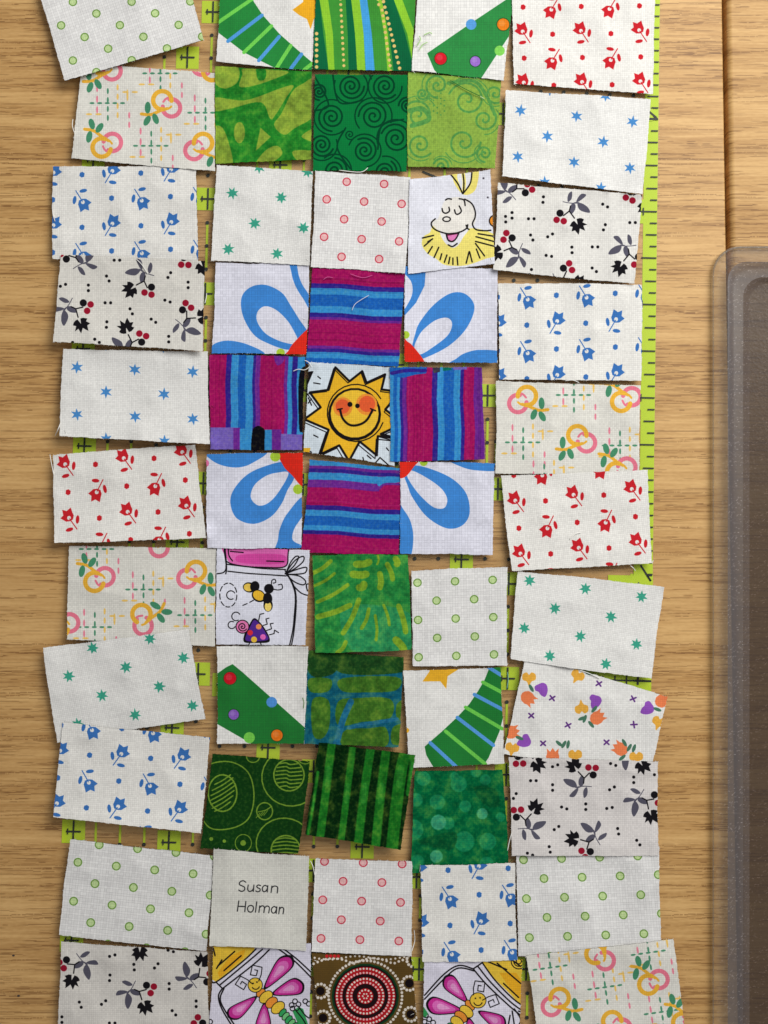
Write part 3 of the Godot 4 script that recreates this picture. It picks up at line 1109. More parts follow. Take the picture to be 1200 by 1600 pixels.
func jar_cloth() -> StandardMaterial3D:
	var k := ink(C(232, 232, 244))
	k.frame(300, 700)
	var l := C(22, 20, 24)
	k.blob([158, 440, 448, 440, 448, 500, 440, 550, 400, 560, 300, 556, 200, 544, 164, 520], C(236, 112, 188))
	k.blob([230, 500, 420, 500, 428, 540, 300, 545, 210, 532], C(226, 78, 168))
	for s in [[150, 440, 154, 500, 168, 536, 240, 554, 340, 560, 436, 556, 450, 500, 452, 440], [170, 440, 172, 500, 190, 530], [160, 545, 250, 556, 340, 566, 438, 570], [168, 578, 260, 588, 350, 594, 440, 600], [150, 480, 160, 552, 150, 582, 118, 590], [155, 470, 162, 560, 158, 590],
			[180, 485, 240, 490], [350, 530, 430, 533], [436, 575, 470, 640, 484, 700, 478, 790, 472, 850, 455, 930], [446, 590, 478, 650, 488, 720, 478, 850, 464, 930], [436, 590, 480, 530, 520, 508, 522, 530, 490, 560, 440, 590], [440, 590, 490, 570, 535, 560, 530, 585, 490, 592, 444, 592],
			[440, 592, 500, 600, 532, 625, 520, 642, 480, 628, 444, 596], [440, 588, 460, 540, 484, 510, 500, 512, 480, 550, 442, 588], [470, 640, 510, 680, 556, 695], [540, 670, 536, 640, 560, 640]]:
		k.bend(s, 6, l)
	for i in 9:
		k.arc(170, 690, 40, i * 40.0, i * 40.0 + 26, 5, l, 56)
	k.arc(182, 690, 20, 60, 330, 5, l)
	k.line([238, 738, 258, 730], 5, l)
	k.line([270, 724, 288, 714], 5, l)
	k.ell(268, 654, 30, 24, 10, l)
	k.ell(264, 654, 22, 18, 10, C(244, 206, 90))
	k.ell(294, 650, 22, 26, 10, l)
	k.ell(312, 694, 34, 28, 30, l)
	k.ell(312, 692, 28, 22, 30, C(242, 190, 54))
	k.ell(354, 708, 22, 30, 0, l)
	k.ell(356, 738, 22, 30, 0, l)
	k.ell(356, 744, 16, 22, 0, C(246, 216, 110))
	k.dot(360, 660, 23, l)
	k.ell(354, 706, 18, 24, 0, l)
	k.bend([372, 645, 374, 622, 388, 616, 392, 630, 380, 634], 5, l)
	k.bend([380, 662, 402, 666, 422, 660, 420, 640, 404, 642], 5, l)
	k.blob([290, 798, 322, 822, 350, 862, 364, 896, 354, 912, 300, 914, 244, 910, 246, 870, 264, 836], l)
	k.blob([292, 806, 320, 830, 344, 866, 356, 898, 300, 906, 252, 902, 256, 872, 272, 838], C(84, 44, 146))
	k.dot(312, 838, 13, C(244, 150, 90))
	k.dot(272, 866, 13, C(226, 50, 60))
	k.dot(290, 898, 14, C(246, 200, 70))
	k.dot(332, 886, 13, C(236, 110, 190))
	k.dot(236, 838, 33, l)
	k.dot(236, 838, 28, C(240, 130, 186))
	k.spiral(236, 838, 22, 1.8, 30, 5, l)
	k.arc(206, 790, 20, 60, 330, 5, l)
	k.arc(186, 830, 17, 30, 300, 5, l)
	for s in [[312, 808, 318, 780, 336, 776], [334, 832, 352, 826, 346, 802, 360, 798], [348, 856, 372, 848, 366, 824, 380, 822], [362, 876, 384, 870, 386, 854, 405, 866], [270, 912, 262, 932], [320, 912, 326, 932]]:
		k.line(s, 5, l)
	return cloth(k)

func stroke_batik() -> StandardMaterial3D:
	var k := ink(C(38, 142, 66), false, 2.0)
	k.frame(300, 700)
	k.blob([700, 760, 900, 740, 1040, 800, 1000, 960, 760, 960], C(44, 152, 92))
	var y := C(126, 170, 44)
	for s in [[560, 590, 650, 530, 20], [570, 648, 668, 588, 14], [588, 722, 730, 642, 18], [770, 545, 830, 535, 34], [755, 592, 815, 592, 36], [785, 655, 805, 640, 36], [880, 590, 880, 655, 28], [915, 545, 940, 615, 24], [955, 520, 960, 545, 30], [590, 792, 740, 738, 26], [782, 712, 708, 868, 24], [828, 756, 794, 845, 18],
			[858, 785, 862, 900, 14], [898, 738, 924, 830, 14], [968, 742, 1000, 862, 26], [955, 900, 990, 940, 36], [680, 960, 720, 910, 20], [870, 500, 868, 545, 10]]:
		k.bend([s[0], s[1], (s[0] + s[2]) / 2.0 + 6, (s[1] + s[3]) / 2.0 + 4, s[2], s[3]], s[4], y)
	return cloth(k, 2, 0)

func brick_batik() -> StandardMaterial3D:
	var k := ink(C(16, 96, 122), false, 2.0)
	k.frame(300, 1000)
	var g := C(64, 116, 36)
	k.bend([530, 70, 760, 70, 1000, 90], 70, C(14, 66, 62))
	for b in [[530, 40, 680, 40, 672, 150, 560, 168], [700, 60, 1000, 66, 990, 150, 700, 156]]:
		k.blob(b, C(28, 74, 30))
	for b in [[550, 182, 650, 184, 640, 240, 556, 244], [704, 180, 960, 174, 956, 236, 820, 246, 704, 240], [564, 282, 640, 284, 644, 400, 610, 462, 566, 440], [684, 290, 780, 272, 930, 278, 928, 366, 800, 384, 684, 400], [960, 300, 1010, 280, 1010, 372, 960, 366],
			[716, 424, 830, 414, 908, 412, 904, 500, 712, 500], [940, 410, 1000, 400, 1000, 480, 936, 486]]:
		k.blob(b, g)
	k.bend([745, 288, 705, 380, 674, 500], 30, C(30, 110, 150))
	k.bend([735, 412, 830, 392, 960, 372], 18, C(30, 110, 150))
	return cloth(k, 2, 0)

func circle_cloth() -> StandardMaterial3D:
	var k := ink(C(18, 62, 20))
	k.frame(300, 1000)
	var l := C(118, 156, 50)
	k.loop([60, 600, 170, 570, 262, 620, 290, 730, 262, 840, 170, 886, 70, 870, 20, 730], 6, l)
	k.arc(465, 645, 138, 0, 360, 6, l, 134)
	k.arc(430, 955, 130, 0, 360, 6, l, 120)
	k.arc(143, 718, 67, 0, 360, 7, l, 86)
	k.arc(454, 634, 71, 0, 360, 7, l, 74)
	k.arc(438, 985, 68, 0, 360, 7, l, 68)
	k.arc(340, 803, 37, 0, 360, 6, l, 40)
	k.arc(240, 952, 38, 0, 360, 4, l, 40)
	k.arc(286, 548, 30, 0, 360, 5, l, 26)
	k.arc(530, 545, 36, 0, 360, 5, l)
	for i in range(-3, 4):
		var h := 62 * sqrt(1.0 - pow(i / 4.0, 2))
		k.bend([143 - h * 0.9, 718 + i * 21 + h * 0.55, 143, 718 + i * 21 + 4, 143 + h * 0.9, 718 + i * 21 - h * 0.55], 6, l)
		k.bend([454 - h, 634 + i * 18, 440, 630 + i * 18, 460, 638 + i * 18, 454 + h, 634 + i * 18], 6, l)
		k.bend([438 - h, 985 + i * 17, 438, 979 + i * 17, 438 + h, 985 + i * 17], 6, l)
	k.bend([310, 806, 345, 798, 372, 780], 5, l)
	for i in 4:
		k.line([300 + i * 12, 834 - i * 4, 318 + i * 12, 812 - i * 4], 3, l)
	k.dot(90, 933, 9, l)
	k.dot(151, 943, 8, l)
	k.dot(239, 952, 13, l)
	return cloth(k, 0, 1)

func dark_stripes() -> StandardMaterial3D:
	var k := ink(C(5, 40, 12), false, 2.0)
	k.frame(300, 1000)
	for s in [[656, 480, 636, 640, 600, 930, 38], [756, 480, 726, 720, 696, 960, 32], [842, 480, 806, 720, 776, 970, 40], [914, 490, 884, 720, 858, 980, 42], [1010, 500, 975, 640, 934, 990, 56], [590, 620, 570, 760, 540, 930, 14], [1040, 520, 1030, 620, 1016, 720, 30]]:
		k.bend([s[0], s[1], s[2], s[3], s[4], s[5]], s[6], C(26, 116, 32))
		k.bend([s[2] + 4, s[3] - 40, s[2] - 4, s[3] + 40], s[6] * 0.55, C(44, 140, 46))
	return cloth(k, 3, 0)

func bokeh_cloth() -> StandardMaterial3D:
	var k := ink(C(2, 106, 60), false, 2.0)
	k.frame(600, 1000)
	for s in [[350, 675, 38, 0], [475, 655, 26, 0], [250, 760, 36, 0], [380, 780, 28, 0], [375, 945, 48, 0], [485, 945, 40, 0], [155, 1040, 34, 0], [185, 650, 34, 0], [150, 750, 32, 0], [330, 640, 22, 0], [135, 890, 50, 0], [430, 620, 24, 0], [545, 830, 22, 0], [480, 1050, 34, 0], [300, 860, 30, 0], [460, 815, 26, 1], [255, 855, 36, 1], [245, 1015, 30, 1]]:
		k.dot(s[0], s[1], s[2], C(22, 138, 88) if s[3] == 0 else C(56, 164, 122))
	k.blob([420, 690, 520, 700, 540, 780, 470, 770], C(6, 92, 50))
	k.blob([160, 940, 330, 900, 320, 980, 220, 970], C(6, 92, 50))
	return cloth(k, 3, 0)

func hearts_cloth() -> StandardMaterial3D:
	var k := ink(WHITE, true)
	k.frame(600, 1000)
	var yel := C(240, 178, 70)
	var pur := C(150, 84, 188)
	var ora := C(246, 134, 84)
	var grn := C(76, 122, 98)
	for s in [[680, 182, 0], [905, 172, 30], [925, 316, 175], [600, 512, 10], [895, 545, 0], [1180, 555, 0], [1285, 390, 20]]:
		k.put(s[0], s[1], s[2])
		k.blob([0, 36, -11, 14, -30, 4, -30, -20, -12, -30, 0, -19, 12, -30, 30, -20, 30, 4, 11, 14], yel)
	for s in [[740, 234, -20], [988, 290, 20], [656, 475, 70], [1232, 322, 60]]:
		k.put(s[0], s[1], s[2])
		k.blob([0, 36, -14, 20, -18, 4, -30, -8, -26, -26, -8, -30, 14, -30, 28, -16, 26, 8, 14, 28], pur)
	for s in [[676, 274, 130], [1000, 364, 55], [598, 432, 80], [1105, 510, -60], [790, 546, 0], [1305, 284, 60], [505, 420, 30]]:
		k.put(s[0], s[1], s[2])
		k.poly([-14, 34, -28, 20, -31, 0, -26, -16, -28, -38, -12, -22, 0, -40, 12, -22, 28, -38, 26, -16, 31, 0, 28, 20, 14, 34, 0, 38], ora)
	for s in [[690, 226, 60], [985, 325, -50], [970, 396, 50], [940, 370, -70], [928, 368, -20], [635, 460, 20], [820, 486, 40], [842, 490, -60], [862, 490, -80], [1125, 482, 60], [1148, 505, -60], [1170, 508, -70], [1280, 326, 20], [960, 156, 20], [1115, 552, -40]]:
		k.put(s[0], s[1], s[2])
		k.ell(0, 0, 20, 8, 0, grn)
	for s in [[788, 273, 10], [690, 355, 0], [862, 400, 15], [745, 485, 0], [1007, 205, 10], [1167, 276, 20], [1170, 397, 40], [1042, 480, 0]]:
		k.put(s[0], s[1], s[2])
		k.line([-11, -10, 11, 10], 8, C(104, 58, 134))
		k.line([-11, 10, 11, -10], 8, C(104, 58, 134))
	k.back()
	return cloth(k)

func wing(k: Ink, x0: float, y0: float, x1: float, y1: float, w: float) -> void:
	var a := Vector2(x0, y0)
	var d := Vector2(x1, y1) - a
	var n := d.orthogonal().normalized() * w
	for step in [[1.0, C(24, 20, 24)], [0.86, C(206, 50, 150)], [0.62, C(228, 110, 190)], [0.34, C(240, 160, 214)]]:
		var f: float = step[0]
		var p := a + d * (0.55 - 0.55 * f)
		var e := d * f
		var m := n * f
		k.blob([p.x, p.y, p.x + e.x * 0.4 + m.x * 0.75, p.y + e.y * 0.4 + m.y * 0.75, p.x + e.x * 0.8 + m.x, p.y + e.y * 0.8 + m.y, p.x + e.x, p.y + e.y, p.x + e.x * 0.85 - m.x, p.y + e.y * 0.85 - m.y, p.x + e.x * 0.4 - m.x * 0.7, p.y + e.y * 0.4 - m.y * 0.7], step[1])

func squiggle(k: Ink, x: float, y: float, deg: float, f: float) -> void:
	k.put(x, y, deg, 1, f, 1)
	k.line([20, 40, 26, 8, 24, -26, -22, -28, -24, 18, 4, 18, 6, -8, -8, -8], 5, C(24, 20, 24))
	k.back()

func segment(k: Ink, x: float, y: float, rx: float, ry: float, deg: float, col: Color) -> void:
	k.ell(x, y, rx + 4, ry + 4, deg, C(24, 20, 24))
	k.ell(x, y, rx, ry, deg, col)

func dragonfly(left: bool) -> StandardMaterial3D:
	var k := ink(C(232, 228, 242))
	var l := C(24, 20, 24)
	var yel := C(243, 202, 66)
	var ora := C(240, 150, 56)
	if left:
		k.frame(300, 1200)
		k.poly([60, 820, 300, 820, 290, 856, 240, 900, 170, 960, 112, 1002, 90, 990, 60, 1000], yel)
		k.poly([180, 880, 250, 850, 240, 890, 130, 985, 120, 960], C(240, 178, 40))
		for s in [[300, 848, 240, 905, 112, 1004, 90, 985], [330, 850, 260, 910, 130, 1018], [362, 852, 290, 920, 146, 1032], [112, 1004, 142, 1034], [142, 1034, 124, 1070, 140, 1130, 200, 1230], [150, 1034, 132, 1080, 150, 1130, 216, 1230], [200, 860, 120, 930], [230, 880, 150, 950], [140, 900, 115, 940], [400, 845, 480, 905, 560, 985], [425, 845, 490, 895, 560, 960], [100, 845, 108, 880]]:
			k.bend(s, 7, l)
		wing(k, 335, 1040, 466, 880, 38)
		wing(k, 372, 1062, 524, 1012, 40)
		wing(k, 305, 1070, 170, 1172, 34)
		wing(k, 340, 1098, 330, 1240, 36)
		segment(k, 322, 1055, 22, 15, -40, ora)
		segment(k, 346, 1074, 34, 22, -40, yel)
		segment(k, 372, 1100, 30, 20, -40, ora)
		segment(k, 402, 1124, 34, 22, -40, yel)
		for i in 5:
			segment(k, 424 + i * 14, 1148 + i * 16, 20, 11, -50, C(56, 170, 96) if i % 2 == 0 else C(120, 204, 130))
		segment(k, 296, 1018, 32, 32, 0, yel)
		k.arc(298, 1020, 18, 20, 150, 5, l)
		k.dot(286, 1010, 4, l)
		k.dot(304, 1004, 4, l)
		squiggle(k, 300, 956, 10, 1)
		squiggle(k, 238, 1010, -60, 1)
		k.poly([500, 1120, 520, 1130, 545, 1210, 500, 1210, 470, 1140], C(56, 160, 90))
		k.bend([480, 1130, 520, 1180, 540, 1220], 6, l)
		k.bend([500, 1120, 530, 1160, 560, 1180], 6, l)
		for s in [[466, 1112], [482, 1094], [498, 1108], [490, 1126], [470, 1128], [530, 1094], [546, 1106], [85, 1190]]:
			k.arc(s[0], s[1], 11, 0, 360, 5, l)
	else:
		k.frame(600, 1200)
		k.poly([462, 912, 480, 880, 660, 880, 660, 1120, 640, 1112, 600, 1070, 520, 990], yel)
		k.poly([540, 960, 620, 960, 650, 1010, 650, 1100, 580, 1020], C(240, 178, 40))
		for s in [[460, 912, 520, 995, 600, 1078, 660, 1122], [440, 930, 500, 1005, 590, 1095, 650, 1140], [420, 944, 480, 1015, 580, 1110, 640, 1160], [462, 912, 418, 942], [418, 942, 350, 926, 280, 968, 190, 1066], [424, 952, 350, 938, 290, 980, 190, 1084], [480, 905, 575, 945], [560, 1010, 630, 1076], [530, 915, 640, 1010], [600, 900, 640, 930], [610, 1130, 640, 1180, 620, 1220], [600, 1140, 612, 1220], [630, 1140, 660, 1150], [590, 1160, 580, 1215]]:
			k.bend(s, 7, l)
		for r in [12, 24, 36]:
			k.arc(632, 906, r, 0, 360, 5, l)
		wing(k, 392, 1100, 282, 978, 36)
		wing(k, 372, 1140, 196, 1106, 40)
		wing(k, 440, 1140, 570, 1212, 36)
		wing(k, 396, 1170, 420, 1290, 36)
		segment(k, 402, 1112, 26, 15, 50, ora)
		segment(k, 386, 1142, 34, 22, 40, yel)
		segment(k, 360, 1166, 32, 20, 40, ora)
		segment(k, 342, 1192, 32, 22, 40, yel)
		segment(k, 318, 1216, 24, 14, 40, C(56, 170, 96))
		segment(k, 440, 1090, 36, 34, 0, yel)
		k.arc(440, 1094, 20, 20, 160, 5, l)
		k.dot(428, 1080, 4, l)
		k.dot(450, 1078, 4, l)
		squiggle(k, 446, 1028, 10, -1)
		squiggle(k, 506, 1094, 70, -1)
		for s in [[196, 1160], [212, 1178], [190, 1190], [230, 1194], [206, 1210]]:
			k.arc(s[0], s[1], 11, 0, 360, 5, l)
		k.poly([186, 1120, 206, 1150, 196, 1170, 180, 1160], C(56, 160, 90))
	return cloth(k)

func rings_of_dots() -> StandardMaterial3D:
	var k := ink(C(98, 74, 34))
	k.frame(300, 1200)
	var w := C(236, 226, 214)
	for s in [[158, C(20, 62, 34)], [149, C(28, 18, 20)], [142, C(184, 26, 34)], [108, C(34, 18, 20)], [92, C(184, 26, 34)], [60, C(34, 18, 20)], [38, C(184, 26, 34)]]:
		k.ell(812, 1070, s[0], s[0] * 0.97, 0, s[1])
	for s in [[172, 62, 6.5, w], [133, 54, 5, w], [113, 46, 5, C(246, 190, 190)], [84, 34, 5, w], [66, 26, 5, C(246, 190, 190)], [30, 12, 4.5, w], [12, 6, 4, w]]:
		for i in s[1]:
			var a: float = TAU * i / s[1]
			k.dot(812 + cos(a) * s[0], 1070 + sin(a) * s[0] * 0.97, s[2], s[3])
	for i in 24:
		k.dot(570 + i * 19, 918 - absf(sin(i * 0.32)) * 26, 6, w)
		k.dot(575 + i * 21, 890 + sin(i * 0.5) * 8, 5, w)
	for s in [[602, 1046], [1024, 1155], [614, 1172], [1018, 1010], [1040, 900]]:
		k.dot(s[0], s[1], 20, C(24, 16, 18))
		for i in 13:
			k.dot(s[0] + cos(TAU * i / 13) * 33, s[1] + sin(TAU * i / 13) * 33, 7, w)
	for i in 4:
		k.dot(632 + i * 18, 882, 8, C(210, 40, 46))
	return cloth(k)

func name_cloth() -> StandardMaterial3D:
	var k := ink(C(228, 226, 216))
	k.frame(300, 1200)
	var c := C(52, 52, 54)
	# hand-lettered name, drawn stroke by stroke
	for s in [[252, 536, 240, 529, 226, 534, 222, 546, 234, 553, 246, 560, 245, 573, 232, 579, 219, 573], [263, 549, 261, 570, 268, 579, 281, 575, 289, 563], [290, 549, 287, 579], [321, 552, 311, 549, 303, 555, 308, 562, 318, 567, 318, 576, 308, 581, 299, 577],
			[353, 557, 344, 551, 333, 556, 329, 569, 335, 580, 346, 577, 353, 565], [355, 552, 352, 582], [374, 554, 370, 584], [372, 564, 382, 555, 394, 555, 401, 562, 399, 586],
			[219, 624, 212, 672], [252, 626, 247, 674], [216, 649, 250, 650], [276, 644, 264, 649, 260, 662, 266, 674, 279, 675, 287, 663, 286, 650, 276, 644], [303, 628, 297, 676], [317, 647, 313, 677], [316, 656, 326, 647, 336, 649, 339, 657, 336, 678], [339, 657, 349, 648, 359, 650, 362, 658, 359, 680],
			[395, 656, 386, 650, 376, 655, 371, 667, 377, 680, 388, 678, 394, 666], [397, 651, 394, 682], [410, 653, 406, 684], [409, 662, 418, 654, 426, 656, 429, 663, 426, 684]]:
		k.bend(s, 5.6, c)
	return cloth(k)

# ---------------------------------------------------------------- laying the patches
const CELL := 4.0
const COLUMNS := 360
const ROWS := 470
var lain := PackedFloat32Array()       # the height reached so far, on a grid over the table
var rng_patch := RandomNumberGenerator.new()
var ripple := FastNoiseLite.new()
var queue := []

# how the cloth lies under the pattern: window of a single print, or a repeat's origin and two sides
func window_of(wide: bool) -> Transform2D:
	var lo := Vector2(1e9, 1e9)
	var hi := Vector2(-1e9, -1e9)
	for i in range(0, 8, 2):
		lo = lo.min(Vector2(corners[i], corners[i + 1]))
		hi = hi.max(Vector2(corners[i], corners[i + 1]))
	var size := Vector2(264, 192) if wide else Vector2(180, 180)
	var o := (lo + hi) / 2 - size / 2
	return spread(o, Vector2(size.x, 0), Vector2(0, size.y))

func spread(o: Vector2, a: Vector2, b: Vector2) -> Transform2D:
	var p := flat(o.x, o.y)
	return Transform2D(flat(o.x + a.x, o.y + a.y) - p, flat(o.x + b.x, o.y + b.y) - p, p).affine_inverse()

func lay(level: int, label: String, group: String, c: Array, m: StandardMaterial3D, uv: Transform2D, curl: Array, threads := []) -> void:
	queue.append({"level": level, "label": label, "group": group, "c": c, "m": m, "uv": uv, "curl": curl, "threads": threads, "n": queue.size()})

func build_patch(q: Dictionary) -> void:
	var c: Array = q.c
	var P := [Vector2(c[0], c[1]), Vector2(c[2], c[3]), Vector2(c[4], c[5]), Vector2(c[6], c[7])]
	var nx := int(maxf(P[0].distance_to(P[1]), P[3].distance_to(P[2])) / 3.6)
	var ny := int(P[0].distance_to(P[3]) / 3.6)
	var rng := rng_patch
	rng.seed = 1000 + q.n * 17
	# each edge bows a little and is cut thread by thread
	var bow := []
	for e in 4:
		bow.append([rng.randf_range(-1.3, 1.3), rng.randf_range(-0.7, 0.7), rng.randf_range(0, TAU)])
	var edge := func(e: int, f: float) -> float:
		var b: Array = bow[e]
		return b[0] * sin(PI * f) + b[1] * sin(TAU * 1.5 * f + b[2]) * sin(PI * f)
	var w := nx + 1
	var plan := PackedVector2Array()
	for j in ny + 1:
		var v := float(j) / ny
		for i in w:
			var u := float(i) / nx
			var p: Vector2 = P[0].lerp(P[1], u).lerp(P[3].lerp(P[2], u), v)
			p.y += edge.call(0, u) * (1 - v) + edge.call(2, u) * v
			p.x += edge.call(3, v) * (1 - u) + edge.call(1, v) * u
			var rim_x := i == 0 or i == nx
			var rim_y := j == 0 or j == ny
			if rim_x:
				p.x += rng.randf_range(-0.5, 0.5)
			if rim_y:
				p.y += rng.randf_range(-0.5, 0.5)
			plan.append(p)
	var creases := []
	for n in rng.randi_range(1, 3):
		var a := rng.randf_range(-0.5, 0.5) + (PI / 2 if rng.randf() < 0.35 else 0.0)
		creases.append([P[0].lerp(P[2], rng.randf_range(0.15, 0.85)), Vector2(-sin(a), cos(a)), rng.randf_range(4.0, 12.0), rng.randf_range(0.06, 0.2) * (1 if rng.randf() < 0.6 else -1)])
	# height: curled edges, a slight crumple, and whatever lies below
	var hs := PackedFloat32Array()
	var curl: Array = q.curl
	var low := RULER_TOP + 0.0002
	for j in ny + 1:
		var v := float(j) / ny
		for i in w:
			var u := float(i) / nx
			var k := j * w + i
			var p := plan[k]
			var s0 := maxf(0.0, 1.0 - v / 0.5)
			var s1 := maxf(0.0, 1.0 - (1.0 - u) / 0.45)
			var s2 := maxf(0.0, 1.0 - (1.0 - v) / 0.62)
			var s3 := maxf(0.0, 1.0 - u / 0.45)
			var h: float = low + mm * 0.55 * (curl[0] * s0 * s0 + curl[1] * s1 * s1 + curl[2] * s2 * s2 + curl[3] * s3 * s3)
			h += mm * (0.85 * maxf(0.0, ripple.get_noise_2d(p.x + q.n * 311.0, p.y) + 0.15) + 0.05 * ripple.get_noise_2d(p.x * 5.0, p.y * 5.0 + q.n * 97.0))
			for cr in creases:
				var d: float = (p - cr[0]).dot(cr[1]) / cr[2]
				h += mm * cr[3] * exp(-d * d)
			h = maxf(h, low)
			var gx := clampi(int((p.x + 100.0) / CELL), 1, COLUMNS - 2)
			var gy := clampi(int((p.y + 100.0) / CELL), 1, ROWS - 2)
			var under := lain[gy * COLUMNS + gx]
			hs.append(maxf(h, under + 0.00024))
	for pass_no in 14:
		for j in ny + 1:
			for i in w:
				var k := j * w + i
				var a := hs[j * w + maxi(i - 1, 0)] + hs[j * w + mini(i + 1, nx)] + hs[maxi(j - 1, 0) * w + i] + hs[mini(j + 1, ny) * w + i]
				hs[k] = maxf(hs[k], a / 4)
	for k in plan.size():
		var p := plan[k]
		var gx := clampi(int((p.x + 100.0) / CELL), 1, COLUMNS - 2)
		var gy := clampi(int((p.y + 100.0) / CELL), 1, ROWS - 2)
		lain[gy * COLUMNS + gx] = maxf(lain[gy * COLUMNS + gx], hs[k])
	var pos := PackedVector3Array()
	for k in plan.size():
		pos.append(at(plan[k].x, plan[k].y, hs[k]))
	var root := Vector3.ZERO
	root = (pos[0] + pos[pos.size() - 1]) / 2
	root.y = RULER_TOP
	var V := PackedVector3Array()
	var N := PackedVector3Array()
	var T := PackedVector2Array()
	var I := PackedInt32Array()
	var thick := Vector3(0, 0.00018, 0)
	for side in 2:
		var base := V.size()
		for j in ny + 1:
			for i in w:
				var k := j * w + i
				var dx := pos[j * w + mini(i + 1, nx)] - pos[j * w + maxi(i - 1, 0)]
				var dz := pos[mini(j + 1, ny) * w + i] - pos[maxi(j - 1, 0) * w + i]
				var n := dz.cross(dx).normalized()
				V.append(pos[k] - root - (thick if side == 1 else Vector3.ZERO))
				N.append(n if side == 0 else -n)
				var f := flat(plan[k].x, plan[k].y)
				T.append(q.uv * f)
		for j in ny:
			for i in nx:
				var a := base + j * w + i
				var tri := [a, a + 1, a + w + 1, a, a + w + 1, a + w]
				if side == 1:
					tri.reverse()
				I.append_array(PackedInt32Array(tri))
	# the cut edge
	var rim := []
	for i in nx:
		rim.append(i)
	for j in ny:
		rim.append(j * w + nx)
	for i in nx:
		rim.append(ny * w + nx - i)
	for j in ny:
		rim.append((ny - j) * w)
	var half := V.size() / 2
	for r in rim.size():
		var a: int = rim[r]
		var b: int = rim[(r + 1) % rim.size()]
		var n := Vector3.UP.cross(V[b] - V[a]).normalized() * -1.0
		var s := V.size()
		for v in [V[a], V[b], V[b + half], V[a + half]]:
			V.append(v)
			N.append(n)
		for v in [a, b, b, a]:
			T.append(T[v])
		I.append_array(PackedInt32Array([s, s + 2, s + 1, s, s + 3, s + 2]))
	var arrays := []
	arrays.resize(Mesh.ARRAY_MAX)
	arrays[Mesh.ARRAY_VERTEX] = V
	arrays[Mesh.ARRAY_NORMAL] = N
	arrays[Mesh.ARRAY_TEX_UV] = T
	arrays[Mesh.ARRAY_INDEX] = I
	var mesh := ArrayMesh.new()
	mesh.add_surface_from_arrays(Mesh.PRIMITIVE_TRIANGLES, arrays)
	var o := MeshInstance3D.new()
	o.name = "fabric_patch" if q.built == 0 else "fabric_patch_%03d" % q.built
	o.mesh = mesh
	o.material_override = q.m
	o.position = root
	o.set_meta("label", q.label)
	o.set_meta("category", "fabric patch")
	o.set_meta("group", q.group)
	add_child(o, true)
	# loose threads: those one can pick out, and a few short ends along the cut edges
	for th in q.threads:
		var pts := PackedVector3Array()
		var xy: Array = th[0]
		for i in range(0, xy.size(), 2):
			pts.append(thread_point(xy[i], xy[i + 1], th[2] if th.size() > 2 else 0.35) - root)
		var st := SurfaceTool.new()
		st.begin(Mesh.PRIMITIVE_TRIANGLES)
		tube(st, smooth_path(pts), 0.00011)
		part("loose_thread", commit(st), thread_mat(th[1]), o)
	var ends := SurfaceTool.new()
	ends.begin(Mesh.PRIMITIVE_TRIANGLES)
	for n in 64:
		var r := rng.randi_range(0, rim.size() - 1)
		var a: int = rim[r]
		var b: int = rim[(r + 1) % rim.size()]
		var dir := Vector3.UP.cross(V[b] - V[a]).normalized() * -1.0
		var along := (V[b] - V[a]).normalized()
		var p := V[a] - Vector3(0, 0.00013, 0)
		var reach := rng.randf_range(0.0003, 0.0008) if n > 5 else rng.randf_range(0.0008, 0.0019)
		var skew := rng.randf_range(-0.7, 0.7)
		tube(ends, PackedVector3Array([p - dir * 0.0002, p + dir * reach * 0.5 + along * skew * reach * 0.3, p + dir * reach + along * skew * reach + Vector3(0, -0.0001, 0)]), 0.00007, 4)
	part("frayed_edge", commit(ends), thread_mat(q.fray), o)

var thread_mats := {}
func thread_mat(c: Color) -> StandardMaterial3D:
	if not thread_mats.has(c):
		thread_mats[c] = mat(c, 0.9, 0.2)
	return thread_mats[c]

func thread_point(x: float, y: float, lift: float) -> Vector3:
	var gx := clampi(int((x + 100.0) / CELL), 1, COLUMNS - 2)
	var gy := clampi(int((y + 100.0) / CELL), 1, ROWS - 2)
	var h := RULER_TOP
	for i in range(-1, 2):
		for j in range(-1, 2):
			h = maxf(h, lain[(gy + j) * COLUMNS + gx + i])
	return at(x, y, h + lift * mm * 0.5)

